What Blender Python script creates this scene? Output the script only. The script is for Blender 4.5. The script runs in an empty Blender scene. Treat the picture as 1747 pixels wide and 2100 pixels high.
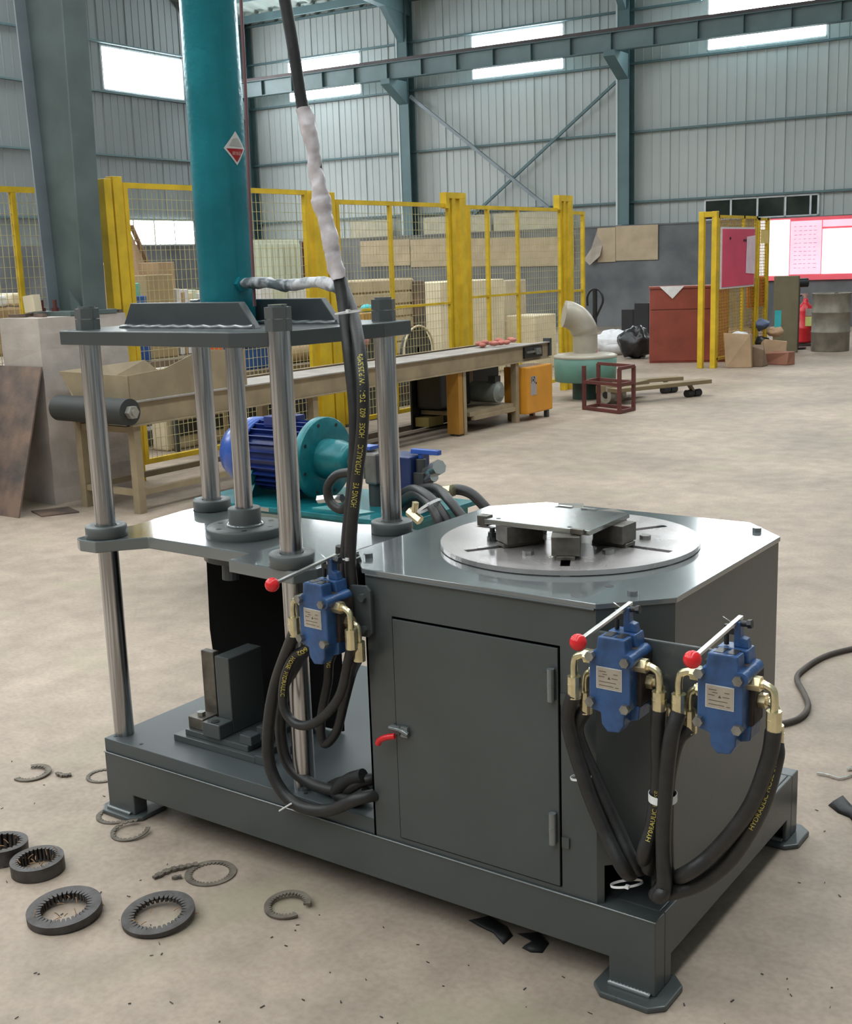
import bpy, bmesh, math, random
from mathutils import Vector, Matrix, noise as mnoise
PI = math.pi
SC = bpy.context.scene
COL = SC.collection
RND = random.Random(7)

# ------------------------------------------------------------------ camera, world, exposure
FPX, YAW, PITCH, ROLL = 2453.25, 0.6247, 0.2055, -0.0337
CAM = Vector((2.7934, -2.1731, 1.6062))
_f = Vector((-math.sin(YAW) * math.cos(PITCH), math.cos(YAW) * math.cos(PITCH), -math.sin(PITCH)))
_r0 = Vector((math.cos(YAW), math.sin(YAW), 0)); _u0 = _r0.cross(_f)
_r = math.cos(ROLL) * _r0 + math.sin(ROLL) * _u0
_u = -math.sin(ROLL) * _r0 + math.cos(ROLL) * _u0
cd = bpy.data.cameras.new('camera'); cam = bpy.data.objects.new('camera', cd); COL.objects.link(cam)
cd.sensor_fit = 'HORIZONTAL'; cd.sensor_width = 36; cd.lens = FPX / 1747 * 36; cd.clip_start = 0.05; cd.clip_end = 300
m = Matrix((( _r.x, _u.x, -_f.x, CAM.x), (_r.y, _u.y, -_f.y, CAM.y), (_r.z, _u.z, -_f.z, CAM.z), (0, 0, 0, 1)))
cam.matrix_world = m
SC.camera = cam
SC.view_settings.view_transform = 'Standard'; SC.view_settings.look = 'None'
SC.view_settings.gamma = 1; SC.view_settings.use_curve_mapping = False
SC.view_settings.exposure = 0.0
ROOF_FILL, WINDOW = 7.6, 30.0
w = bpy.data.worlds.new('overcast'); SC.world = w; w.use_nodes = True
bg = w.node_tree.nodes['Background']; bg.inputs[0].default_value = (0.85, 0.93, 1, 1); bg.inputs[1].default_value = 1.5
SC.cycles.max_bounces = 8; SC.cycles.diffuse_bounces = 4; SC.cycles.glossy_bounces = 4
SC.cycles.transparent_max_bounces = 12; SC.cycles.sample_clamp_indirect = 6
SC.cycles.caustics_reflective = False; SC.cycles.caustics_refractive = False

def pick(u, v, axis, val):
    """a point of the place seen at (u, v), on the plane x, y or z = val"""
    R = _f + _r * ((u - 873.5) / FPX) - _u * ((v - 1050) / FPX)
    return CAM + R * ((val - CAM[axis]) / R[axis])
def at(pts, y): return [pick(u, v, 1, y if len(q) == 0 else q[0]) for u, v, *q in pts]

# ------------------------------------------------------------------ materials
MATS = {}
def mat(name, col, rough=.5, metal=0, var=.12, scale=6, bump=0, bscale=60, bdist=.004, coat=0, col2=None, emit=0, detail=6, spec=.5, stretch=None, lo=.35, hi=.65):
    if name in MATS: return MATS[name]
    m = bpy.data.materials.new(name); m.use_nodes = True; nt = m.node_tree; N = nt.nodes; L = nt.links
    b = N['Principled BSDF']
    tc = N.new('ShaderNodeTexCoord'); mp = N.new('ShaderNodeMapping'); L.new(tc.outputs['Object'], mp.inputs[0])
    if stretch: mp.inputs['Scale'].default_value = stretch
    n = N.new('ShaderNodeTexNoise'); n.inputs['Scale'].default_value = scale; n.inputs['Detail'].default_value = detail
    L.new(mp.outputs[0], n.inputs['Vector'])
    r = N.new('ShaderNodeValToRGB'); L.new(n.outputs['Fac'], r.inputs[0])
    c = Vector(col); c2 = Vector(col2) if col2 else c * (1 - var)
    r.color_ramp.elements[0].position = lo; r.color_ramp.elements[1].position = hi
    r.color_ramp.elements[0].color = (*c2, 1); r.color_ramp.elements[1].color = (*(c * (1 + (0 if col2 else var * .5))), 1)
    L.new(r.outputs[0], b.inputs['Base Color'])
    b.inputs['Metallic'].default_value = metal
    b.inputs['Specular IOR Level'].default_value = spec
    mr = N.new('ShaderNodeMapRange'); L.new(n.outputs['Fac'], mr.inputs[0])
    mr.inputs['To Min'].default_value = max(.02, rough - .07); mr.inputs['To Max'].default_value = min(1, rough + .07)
    L.new(mr.outputs[0], b.inputs['Roughness'])
    if coat: b.inputs['Coat Weight'].default_value = coat; b.inputs['Coat Roughness'].default_value = .07; b.inputs['Coat IOR'].default_value = 1.65
    if bump:
        n2 = N.new('ShaderNodeTexNoise'); n2.inputs['Scale'].default_value = bscale; n2.inputs['Detail'].default_value = 4
        L.new(mp.outputs[0], n2.inputs['Vector'])
        bp = N.new('ShaderNodeBump'); bp.inputs['Strength'].default_value = bump; bp.inputs['Distance'].default_value = bdist
        L.new(n2.outputs['Fac'], bp.inputs['Height']); L.new(bp.outputs[0], b.inputs['Normal'])
    if emit:
        b.inputs['Emission Strength'].default_value = emit; L.new(r.outputs[0], b.inputs['Emission Color'])
    MATS[name] = m; return m

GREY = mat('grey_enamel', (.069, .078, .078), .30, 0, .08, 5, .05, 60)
GREYTOP = mat('grey_enamel_scuffed_lit', (.15, .165, .166), .16, 0, col2=(.125, .14, .142), scale=3.5, bump=.02, bscale=9, coat=1)  # scuffs, plus the light on top faces put into a lighter grey
COLLAR = mat('collar_grey', (.105, .115, .113), .42, 0, .1, 8, .05, 60)
GREYDK = mat('dark_grey_enamel', (.065, .073, .078), .38, 0, .15, 9, .1, 60)
CHROME = mat('ground_steel_rod', (.60, .60, .61), .24, 1, col2=(.34, .335, .34), scale=8, stretch=(14, 14, .35), bump=.05, lo=.42, hi=.58)
STEEL = mat('worn_steel_disc', (.80, .75, .74), .27, .8, col2=(.55, .51, .50), scale=5, bump=.04, lo=.3, hi=.7)
DIE = mat('oily_die_steel', (.22, .20, .175), .42, .75, col2=(.10, .09, .075), scale=16, bump=.25, bscale=40)
DIETOP = mat('die_plate_steel', (.45, .46, .44), .20, .9, col2=(.33, .34, .32), scale=6, bump=.03)
BLUE = mat('valve_blue_paint', (.035, .095, .24), .36, 0, .3, 20, .35, 90)
BLUEM = mat('motor_blue_paint', (.012, .030, .17), .3, 0, .25, 10, .1)
BLUEL = mat('bell_blue_paint', (.03, .10, .42), .28, 0, .15, 10)
TEAL = mat('teal_hammer_paint', (.008, .185, .21), .32, .15, col2=(.006, .13, .15), scale=20, bump=.2, bscale=120)
TEALC = mat('teal_cylinder_paint', (.014, .25, .30), .26, .2, col2=(.010, .17, .21), scale=5, bump=.28, bscale=70)
BROWNC = mat('rough_cast_brown', (.05, .035, .03), .7, .2, .4, 30, .5, 80)
BRASS = mat('zinc_yellow_fitting', (.74, .66, .42), .27, .9, .2, 30)
BRASSP = mat('pale_fitting_nut', (.85, .72, .45), .3, .85, .15, 30)
HOSE = mat('black_rubber_hose', (.022, .021, .021), .45, 0, .25, 40, .15, 160)
RUBBER = mat('black_rubber', (.014, .014, .015), .6, 0, .3, 12, .2)
RED = mat('red_plastic', (.75, .02, .025), .22, 0, .05, 10)
BOLT = mat('bolt_steel', (.33, .33, .31), .38, .85, .3, 30)
ZINC = mat('zinc_lever', (.62, .62, .60), .3, .9, .1, 20)
WHITEP = mat('white_tie', (.8, .8, .8), .4)
TAPE = mat('white_tape_wrap', (.72, .66, .68), .42, 0, col2=(.5, .45, .47), scale=22, bump=.6, bscale=35)
TAPED = mat('smudged_tape_wrap', (.62, .62, .64), .4, 0, col2=(.09, .11, .12), scale=16, bump=.6, bscale=35, lo=.45, hi=.58)
YTEXT = mat('yellow_print', (.72, .60, .12), .6)
YEL = mat('fence_yellow', (.66, .44, .02), .42, 0, .18, 6, .1)
YELW = mat('fence_wire_yellow', (.52, .46, .22), .5, 0, .2, 6)
TAN = mat('dusty_tan_paint', (.34, .265, .165), .6, 0, .2, 5, .2)
TANL = mat('dusty_belt', (.36, .33, .30), .7, 0, .2, 5, .2)
ORANGE = mat('orange_cabinet', (.72, .31, .03), .45, 0, .1, 5)
CONC = mat('plinth_concrete', (.58, .51, .46), .85, 0, col2=(.42, .37, .33), scale=4, bump=.7, bscale=18)
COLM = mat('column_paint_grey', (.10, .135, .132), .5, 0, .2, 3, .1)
COLL = mat('column_paint_pale', (.24, .28, .31), .5, 0, .15, 3, .1)
RUST = mat('rusty_steel_plate', (.24, .16, .12), .62, .3, col2=(.09, .075, .07), scale=5, bump=.2)
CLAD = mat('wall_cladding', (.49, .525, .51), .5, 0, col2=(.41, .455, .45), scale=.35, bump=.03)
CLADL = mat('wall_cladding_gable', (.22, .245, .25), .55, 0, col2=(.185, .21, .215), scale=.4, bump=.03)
ROOFM = mat('roof_sheet', (.24, .29, .265), .6, 0, .1, 2)
FRAME = mat('steel_frame_teal', (.10, .17, .185), .5, 0, .15, 2)
FRAMEL = mat('steel_frame_edge', (.55, .62, .62), .5, 0, .1, 2)
RAILR = mat('crane_rail_rust', (.10, .075, .075), .6, .2, .2, 3)
MASON = mat('grey_rendered_blockwork', (.20, .208, .215), .85, 0, col2=(.115, .122, .13), scale=1.3, bump=.5, bscale=10)
GLOW = mat('daylight_pane', (.92, .97, 1), .6, 0, .0, 1, emit=WINDOW)
FILLM = mat('roof_fill_glow', (.93, .98, 1), .6, 0, .0, 1, emit=ROOF_FILL)  # emission of the unseen fill strips added under the roof
PAPER = mat('tan_paper', (.52, .41, .28), .8, 0, .15, 3, .2)
CARD = mat('cardboard', (.40, .27, .16), .8, 0, .2, 4, .2)
CREAM = mat('cream_board', (.74, .64, .46), .7, 0, .12, 3)
PALE = mat('pale_green_panel', (.62, .66, .54), .6, 0, .1, 3)
PLY = mat('plywood', (.72, .50, .35), .7, 0, .2, 3)
REDCAB = mat('red_oxide_paint', (.26, .055, .035), .5, 0, .18, 4, .1)
BROWNR = mat('brown_red_paint', (.13, .035, .03), .55, 0, .2, 8)
GREEND = mat('green_drum_paint', (.12, .27, .215), .5, 0, col2=(.10, .21, .17), scale=5)
DUCT = mat('grey_beige_duct', (.42, .38, .31), .4, .1, .15, 5)
PLASTICW = mat('white_sack', (.72, .72, .74), .5, 0, .1, 12, .5, 14)
PLASTICB = mat('black_sack', (.02, .02, .022), .3, 0, .2, 12, .6, 14)
PINK = mat('pink_board', (.75, .085, .16), .4, 0, .12, 2)
PINKG = mat('glare_board_pink', (1, .62, .75), .4, 0, .1, 2, emit=.65)
WHITEG = mat('glare_board_white', (1, .97, .98), .4, 0, .02, 2, emit=1.3)  # emission stands in for glare on glossy boards, no lamp inside
REDG = mat('glare_board_red_frame', (.9, .13, .17), .4, 0, .1, 2, emit=.25)
DRUM = mat('weathered_drum', (.26, .235, .19), .6, .3, .25, 6, .3)
EXT = mat('extinguisher_red', (.62, .02, .03), .28)
BLACK = mat('black_paint', (.015, .015, .017), .4)
DKGR = mat('dark_machine_grey', (.05, .055, .055), .6, 0, .3, 5)
SCRAP = mat('burnt_friction_ring', (.075, .068, .066), .5, .2, col2=(.03, .022, .018), scale=22, bump=.5, bscale=60)
SCRAPL = mat('dusty_friction_flash', (.16, .135, .105), .75, .1, .4, 20, .4, 60)
FIBRE = mat('tan_fibre', (.36, .20, .09), .8)
PARTGREY = mat('cast_grey_steel', (.42, .40, .36), .4, .5, .15, 10)
SILV = mat('silver_fitting', (.75, .75, .73), .22, .95)
DARKGLASS = mat('dark_window_glass', (.035, .045, .035), .12, 0, .5, 1.5)
ALU = mat('aluminium_frame', (.62, .65, .66), .45, .3)
PLATE = mat('brass_tag_plate', (.50, .45, .38), .38, .5, .12, 40)
TAGW = mat('tag_border', (.62, .62, .62), .4)
BLUEC = mat('blue_crate', (.015, .08, .30), .5)
ORG = mat('bright_orange_plastic', (.85, .16, .03), .5)
PINKC = mat('pink_cloth', (.45, .2, .18), .8)
CYAN = mat('cyan_plastic', (.05, .5, .55), .5)
WOODG = mat('grey_planks', (.20, .16, .125), .8, 0, .25, 6, .3)
LABELG = mat('yellow_green_label', (.55, .6, .2), .6)

# floor: dusty concrete with stains
def floor_mat():
    m = bpy.data.materials.new('dusty_concrete'); m.use_nodes = True; nt = m.node_tree; N = nt.nodes; L = nt.links
    b = N['Principled BSDF']; tc = N.new('ShaderNodeTexCoord')
    def noise(s, d, mp=None):
        n = N.new('ShaderNodeTexNoise'); n.inputs['Scale'].default_value = s; n.inputs['Detail'].default_value = d
        L.new(tc.outputs['Object'], n.inputs['Vector']); return n
    def ramp(n, a, b_, c0, c1):
        r = N.new('ShaderNodeValToRGB'); L.new(n.outputs['Fac'], r.inputs[0])
        r.color_ramp.elements[0].position = a; r.color_ramp.elements[1].position = b_
        r.color_ramp.elements[0].color = (*c0, 1); r.color_ramp.elements[1].color = (*c1, 1); return r
    def mix(f, c1, c2, mode='MIX'):
        x = N.new('ShaderNodeMix'); x.data_type = 'RGBA'; x.blend_type = mode
        if isinstance(f, float): x.inputs[0].default_value = f
        else: L.new(f, x.inputs[0])
        L.new(c1, x.inputs[6]); L.new(c2, x.inputs[7]); return x.outputs[2]
    a = ramp(noise(.7, 8), .35, .68, (.31, .252, .20), (.475, .38, .302))
    c = ramp(noise(7, 10), .3, .7, (.80, .80, .80), (1.06, 1.06, 1.06))
    e = ramp(noise(55, 6), .35, .6, (.88, .87, .86), (1, 1, 1))
    o = mix(1.0, a.outputs[0], c.outputs[0], 'MULTIPLY'); o = mix(1.0, o, e.outputs[0], 'MULTIPLY')
    st = ramp(noise(1.9, 5), .58, .72, (0, 0, 0), (.6, .6, .6))
    stc = N.new('ShaderNodeRGB'); stc.outputs[0].default_value = (.33, .30, .20, 1)
    o = mix(st.outputs[0], o, stc.outputs[0])
    # oil spots
    v = N.new('ShaderNodeTexVoronoi'); v.inputs['Scale'].default_value = 2.6; L.new(tc.outputs['Object'], v.inputs['Vector'])
    sp = N.new('ShaderNodeValToRGB'); L.new(v.outputs['Distance'], sp.inputs[0])
    sp.color_ramp.elements[0].position = .03; sp.color_ramp.elements[0].color = (.5, .5, .5, 1)
    sp.color_ramp.elements[1].position = .07; sp.color_ramp.elements[1].color = (0, 0, 0, 1)
    oc = N.new('ShaderNodeRGB'); oc.outputs[0].default_value = (.17, .13, .10, 1)
    o = mix(sp.outputs[0], o, oc.outputs[0])
    L.new(o, b.inputs['Base Color']); b.inputs['Roughness'].default_value = .62
    b.inputs['Specular IOR Level'].default_value = .35
    n3 = noise(30, 6); bp = N.new('ShaderNodeBump'); bp.inputs['Strength'].default_value = .35; bp.inputs['Distance'].default_value = .004
    L.new(n3.outputs['Fac'], bp.inputs['Height']); L.new(bp.outputs[0], b.inputs['Normal'])
    return m
FLOORM = floor_mat()

# ------------------------------------------------------------------ mesh helpers
def wm(o):
    M = Matrix.Identity(4)
    while o is not None:
        M = o.matrix_basis @ M; o = o.parent
    return M
def basis(d):
    d = Vector(d).normalized(); a = Vector((0, 0, 1)) if abs(d.z) < .9 else Vector((1, 0, 0))
    x = d.cross(a).normalized(); y = d.cross(x).normalized(); return x, y, d
class MB:
    def __init__(s): s.v = []; s.f = []; s.sm = []
    def add(s, vs, fs, sm=False):
        k = len(s.v); s.v += [Vector(p) for p in vs]; s.f += [[i + k for i in f] for f in fs]; s.sm += [sm] * len(fs); return s
    def box(s, a, b, rot=None, c=None):
        (x0, y0, z0), (x1, y1, z1) = a, b
        vs = [Vector((x, y, z)) for z in (z0, z1) for y in (y0, y1) for x in (x0, x1)]
        if rot is not None:
            c = Vector(c) if c is not None else (Vector(a) + Vector(b)) / 2; vs = [c + rot @ (p - c) for p in vs]
        return s.add(vs, [[0, 2, 3, 1], [4, 5, 7, 6], [0, 1, 5, 4], [2, 6, 7, 3], [0, 4, 6, 2], [1, 3, 7, 5]])
    def cyl(s, p, q, r, r2=None, n=24, sm=True, cap=True, ph=0):
        p = Vector(p); q = Vector(q); r2 = r if r2 is None else r2; x, y, d = basis(q - p); k = []
        for c, R in ((p, r), (q, r2)):
            for i in range(n):
                a = 2 * PI * i / n + ph; k.append(c + x * (R * math.cos(a)) + y * (R * math.sin(a)))
        s.add(k, [[i, (i + 1) % n, n + (i + 1) % n, n + i] for i in range(n)], sm)
        if cap: s.add(k, [list(range(n))[::-1], list(range(n, 2 * n))])
        return s
    def hexa(s, p, q, r, ph=0): return s.cyl(p, q, r, n=6, sm=False, ph=ph)
    def lathe(s, c, prof, axis=(0, 0, 1), n=32, sm=True):
        c = Vector(c); x, y, d = basis(axis); vs = []
        for r, h in prof:
            for i in range(n):
                a = 2 * PI * i / n; vs.append(c + d * h + x * (r * math.cos(a)) + y * (r * math.sin(a)))
        fs = []
        for j in range(len(prof) - 1):
            for i in range(n): fs.append([j * n + i, j * n + (i + 1) % n, (j + 1) * n + (i + 1) % n, (j + 1) * n + i])
        return s.add(vs, fs, sm)
    def sph(s, c, r, n=20, m=12, sq=(1, 1, 1)):
        c = Vector(c); prof = [(r * math.sin(PI * j / m) + 1e-5, -r * math.cos(PI * j / m)) for j in range(m + 1)]
        k = len(s.v); s.lathe(c, prof, n=n)
        for i in range(k, len(s.v)):
            e = s.v[i] - c; s.v[i] = c + Vector((e.x * sq[0], e.y * sq[1], e.z * sq[2]))
        return s
    def prism(s, pts, a, b, axis=2):
        """polygon pts in the two other axes, extruded from a to b along axis"""
        def P(p, h):
            if axis == 2: return Vector((p[0], p[1], h))
            if axis == 1: return Vector((p[0], h, p[1]))
            return Vector((h, p[0], p[1]))
        n = len(pts); vs = [P(p, a) for p in pts] + [P(p, b) for p in pts]
        return s.add(vs, [list(range(n))[::-1], list(range(n, 2 * n))] + [[i, (i + 1) % n, n + (i + 1) % n, n + i] for i in range(n)])
    def tube(s, path, r, n=12, cap=True):
        path = [Vector(p) for p in path]; k = []; x = None; m = len(path)
        for i, p in enumerate(path):
            d = (path[min(i + 1, m - 1)] - path[max(i - 1, 0)]).normalized()
            x = basis(d)[0] if x is None else (x - d * x.dot(d)).normalized()
            y = d.cross(x); R = r[i] if isinstance(r, (list, tuple)) else r
            for j in range(n):
                a = 2 * PI * j / n; k.append(p + x * (R * math.cos(a)) + y * (R * math.sin(a)))
        fs = [[i * n + j, i * n + (j + 1) % n, (i + 1) * n + (j + 1) % n, (i + 1) * n + j] for i in range(m - 1) for j in range(n)]
        s.add(k, fs, True)
        if cap: s.add(k, [list(range(n))[::-1], list(range((m - 1) * n, m * n))])
        return s
    def bar(s, p, q, w, h=None):
        """square-section bar from p to q, w wide, h high"""
        h = w if h is None else h; p = Vector(p); q = Vector(q); d = (q - p).normalized()
        up = Vector((0, 0, 1)) if abs(d.z) < .9 else Vector((0, 1, 0)); x = d.cross(up).normalized(); y = x.cross(d)
        vs = [c + x * (w / 2 * i) + y * (h / 2 * j) for c in (p, q) for i, j in ((-1, -1), (1, -1), (1, 1), (-1, 1))]
        return s.add(vs, [[0, 3, 2, 1], [4, 5, 6, 7], [0, 1, 5, 4], [1, 2, 6, 5], [2, 3, 7, 6], [3, 0, 4, 7]])
    def build(s, name, mat_, parent=None, bevel=0, kind=None, label=None):
        me = bpy.data.meshes.new(name)
        inv = wm(parent).inverted() if parent is not None else Matrix.Identity(4)
        me.from_pydata([tuple(inv @ p) for p in s.v], [], s.f)
        me.polygons.foreach_set('use_smooth', s.sm)
        me.materials.append(mat_)
        bm = bmesh.new(); bm.from_mesh(me); bmesh.ops.recalc_face_normals(bm, faces=bm.faces); bm.to_mesh(me); bm.free()
        o = bpy.data.objects.new(name, me); COL.objects.link(o); o.parent = parent
        if bevel:
            md = o.modifiers.new('bevel', 'BEVEL'); md.width = bevel; md.segments = 2; md.limit_method = 'ANGLE'; md.angle_limit = .6
        if kind: o['kind'] = kind
        if label: o['label'] = label
        return o
def B(a, b): return MB().box(a, b)
def tag(o, label, cat=None, group=None, kind=None):
    if label: o['label'] = label
    if cat: o['category'] = cat
    if group: o['group'] = group
    if kind: o['kind'] = kind
    return o
def thing(name, label, cat, loc=(0, 0, 0), rz=0, group=None):
    o = bpy.data.objects.new(name, None); COL.objects.link(o); o.location = loc; o.rotation_euler = (0, 0, rz)
    o.matrix_basis = Matrix.Translation(Vector(loc)) @ Matrix.Rotation(rz, 4, 'Z'); o.empty_display_size = .1
    return tag(o, label, cat, group)
def solo(mb, name, mat_, label, cat, bevel=0, group=None, kind=None):
    """a thing that is one mesh, its origin at its base"""
    xs = [p.x for p in mb.v]; ys = [p.y for p in mb.v]; z = min(p.z for p in mb.v)
    o0 = Vector(((min(xs) + max(xs)) / 2, (min(ys) + max(ys)) / 2, z)); mb.v = [p - o0 for p in mb.v]
    o = mb.build(name, mat_, None, bevel); o.location = o0
    return tag(o, label, cat, group, kind)
KIDS = {}
def copy_tree(o, parent=None, loc=None, label=None, group=None):
    c = o.copy(); COL.objects.link(c); c.parent = parent
    for ch in [x for x in COL.objects if x.parent == o]: copy_tree(ch, c)
    if loc is not None: c.location = loc
    if label: c['label'] = label
    if group: c['group'] = group
    return c
def smooth(pts, per=8):
    P = [Vector(p) for p in pts]; P = [P[0] * 2 - P[1]] + P + [P[-1] * 2 - P[-2]]; out = []
    for i in range(1, len(P) - 2):
        a, b, c, d = P[i - 1:i + 3]
        for k in range(per):
            t = k / per
            out.append(.5 * ((2 * b) + (c - a) * t + (2 * a - 5 * b + 4 * c - d) * t * t + (3 * b - a - 3 * c + d) * t ** 3))
    out.append(P[-2]); return out
def text_mesh(txt, size=1.0):
    cu = bpy.data.curves.new('lettering', 'FONT'); cu.body = txt; cu.size = size; cu.resolution_u = 3
    o = bpy.data.objects.new('lettering', cu); COL.objects.link(o)
    dg = bpy.context.evaluated_depsgraph_get(); me = bpy.data.meshes.new_from_object(o.evaluated_get(dg))
    vs = [v.co.copy() for v in me.vertices]; fs = [list(p.vertices) for p in me.polygons]
    bpy.data.objects.remove(o); bpy.data.meshes.remove(me); bpy.data.curves.remove(cu)
    return vs, fs
def print_on_tube(path, r, txt, s0, size, mat_, parent, length=.06):
    """lettering wrapped on a hose; reads along the path, its feet to the right of the travel direction as seen from the front"""
    path = [Vector(p) for p in path]; L = [0]
    for a, b in zip(path, path[1:]): L.append(L[-1] + (b - a).length)
    vs, fs = text_mesh(txt, size); out = []; stretch = length / max(v.x for v in vs)
    for v in vs:
        s = s0 + v.x * stretch; i = 0
        while i < len(L) - 2 and L[i + 1] < s: i += 1
        t = (s - L[i]) / max(1e-6, L[i + 1] - L[i]); c = path[i].lerp(path[i + 1], min(1, max(0, t))); d = (path[i + 1] - path[i]).normalized()
        front = (CAM0 - c); front = (front - d * front.dot(d)).normalized(); left = front.cross(d)
        ph = (v.y - size * .35) / r
        out.append(c + (r + .0006) * (front * math.cos(ph) + left * math.sin(ph)))
    return MB().add(out, fs).build('printed_text', mat_, parent)
CAM0 = Vector((2.6, -2.2, 1.2))          # the side of the aisle the print faces

# ------------------------------------------------------------------ the hall
A4 = math.radians(4)
BW = Matrix.Translation((-10.399, 23.618, 0)) @ Matrix.Rotation(A4, 4, 'Z')          # back wall frame: x along, inside at -y
LW = Matrix.Translation((-20.9, 22.9, 0)) @ Matrix.Rotation(A4 + PI / 2, 4, 'Z')     # gable wall frame: inside at -y... mirrored below
fl = MB()
fl.add([(-24, -26, 0), (24, -26, 0), (24, 27, 0), (-24, 27, 0)], [[0, 1, 2, 3]])
floor = fl.build('floor', FLOORM); floor['kind'] = 'structure'

def wall_root(name, M):
    o = bpy.data.objects.new(name, None); COL.objects.link(o); o.matrix_basis = M; o['kind'] = 'structure'; return o
def tr(mb, M):
    mb.v = [M @ p for p in mb.v]; return mb
def clad(root, M, x0, x1, z0, z1, holes, m_, flip=1, pw=.9):
    """ribbed cladding sheets, each a part; holes = (x0, x1, z0, z1)"""
    cuts = sorted(set([x0, x1] + [h[0] for h in holes] + [h[1] for h in holes]))
    for a, b in zip(cuts, cuts[1:]):
        n = max(1, round((b - a) / pw)); ww = (b - a) / n
        hz = [(h[2], h[3]) for h in holes if h[0] <= a + 1e-4 and h[1] >= b - 1e-4]
        for i in range(n):
            xa = a + i * ww; xb = xa + ww; zr = [(z0, z1)]
            if hz: zr = [(z0, hz[0][0]), (hz[0][1], z1)]
            for (za, zb) in zr:
                if zb - za < .05: continue
                pr = []; k = 4; st = ww / k
                for j in range(k):
                    x = xa + j * st + (.006 if j == 0 else 0); d = .024 if j == 0 else .011
                    pr += [(x, -d), (x + .022, -d), (x + .034, 0), (x + st - .012, 0)]
                pr.append((xb, 0)); vs = [Vector((p[0], p[1] * flip, z)) for z in (za, zb) for p in pr]; q = len(pr)
                mb = MB().add(vs, [[i2, i2 + 1, q + i2 + 1, q + i2] for i2 in range(q - 1)])
                tr(mb, M).build('cladding_sheet', m_, root)

# back wall
wb = wall_root('wall_back', BW)
WINS_B = [(-8.98, -6.65), (-3.43, -.98), (2.40, 4.95), (8.2, 10.7)]
clad(wb, BW, -10.5, 14.5, 2.3, 9.2, [(a, b, 5.87, 7.75 if a > 0 else 6.9) for a, b in WINS_B], CLAD)
tr(B((-10.6, -.42, 0), (2.4, .22, 2.29)), BW).build('block_wall', MASON, wb)
tr(B((2.4, -.42, 0), (4.9, .22, 2.29)), BW).build('block_wall', MASON, wb)
tr(B((4.9, -.42, 0), (14.6, .22, 2.29)), BW).build('block_wall', MASON, wb)
tr(B((-10.6, -.44, 2.255), (14.6, -.42, 2.29)), BW).build('sill_edge', MASON, wb)
for z in (2.80, 4.33, 5.80, 6.93, 7.9):
    for xa, xb in (((-10.4, 2.3), (5.05, 8.1), (10.8, 14.4)) if z == 6.93 else ((-10.4, 14.4),)): tr(B((xa, -.13, z - .022), (xb, -.035, z + .022)), BW).build('girt', FRAME, wb)
for k in range(5):
    x = -10.45 if k == 0 else -5.35 + (k - 1) * 5.8
    c = MB().box((x, -.36, 2.3), (x + .3, -.345, 8.6)).box((x + .14, -.345, 2.3), (x + .16, -.04, 8.6)).box((x, -.055, 2.3), (x + .3, -.04, 8.6))
    t = thing('steel_column', ['steel frame column in the far left corner of the hall', 'teal steel column between the two upper window strips left of the cross bracing', 'teal steel column right of the cross bracing, rising from the grey wall', 'far right steel column of the back wall', 'last steel column of the back wall'][k], 'column', BW @ Vector((x + .15, -.2, 0)))
    tr(c, BW).build('shaft', FRAME, t)
    tr(B((x - .012, -.372, 2.3), (x + .03, -.36, 8.5)), BW).build('flange_edge', FRAMEL, t)
    tr(MB().prism([(-.36, 5.45), (-.36, 5.98), (-1.15, 5.98), (-1.15, 5.86)], x + .02, x + .28, 0), BW).build('bracket', FRAME, t)
# cross bracing
t = thing('cross_bracing', 'diagonal steel cross bracing between two columns of the back wall', 'bracing', BW @ Vector((-2.3, -.2, 0)))
tr(MB().bar((.43, -.2, 5.48), (-3.85, -.2, 2.36), .06, .06), BW).build('brace', FRAME, t)
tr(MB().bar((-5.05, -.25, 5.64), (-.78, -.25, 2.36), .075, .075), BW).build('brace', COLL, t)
# windows up high
def high_window(root, M, a, b, z0, z1, flip=1, n=1):
    f = MB(); e = .035; y0, y1 = (-.03, .05) if flip == 1 else (-.05, .03)
    f.box((a, y0, z0), (b, y1, z0 + e)).box((a, y0, z1 - e), (b, y1, z1)).box((a, y0, z0), (a + e, y1, z1)).box((b - e, y0, z0), (b, y1, z1))
    o = tr(f, M).build('window_%d' % n, ALU, root); o['kind'] = 'structure'
    k = 3; ww = (b - a - 2 * e) / k
    for i in range(k): tr(B((a + e + i * ww, .015, z0 + e), (a + e + (i + 1) * ww - .004, .025, z1 - e)), M).build('pane', GLOW, o)
    return o
for i, (a, b) in enumerate(WINS_B):
    high_window(None, BW, a, b, 5.87, 7.75 if i > 1 else 6.9, 1, i + 1)
# low window with dark sliding panes on the right
wl = MB(); a, b, z0, z1 = 2.40, 4.90, 2.31, 2.77
wl.box((a, -.06, z1 - .04), (b, 0, z1)).box((a, -.06, z0), (b, 0, z0 + .03))
for x in (a, a + .585, a + 1.17, a + 1.77, a + 2.3, b - .04): wl.box((x, -.06, z0), (x + .04, 0, z1))
o = tr(wl, BW).build('window_9', ALU); o['kind'] = 'structure'
for i in range(4):
    x = a + .04 + [0, .585, 1.17, 1.77][i]; tr(B((x, -.035, z0 + .03), (x + .53, -.025, z1 - .04)), BW).build('pane', DARKGLASS, o)
tr(B((a + 2.32, -.035, z0 + .03), (b - .04, -.025, z1 - .04)), BW).build('pane', DARKGLASS, o)
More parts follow.
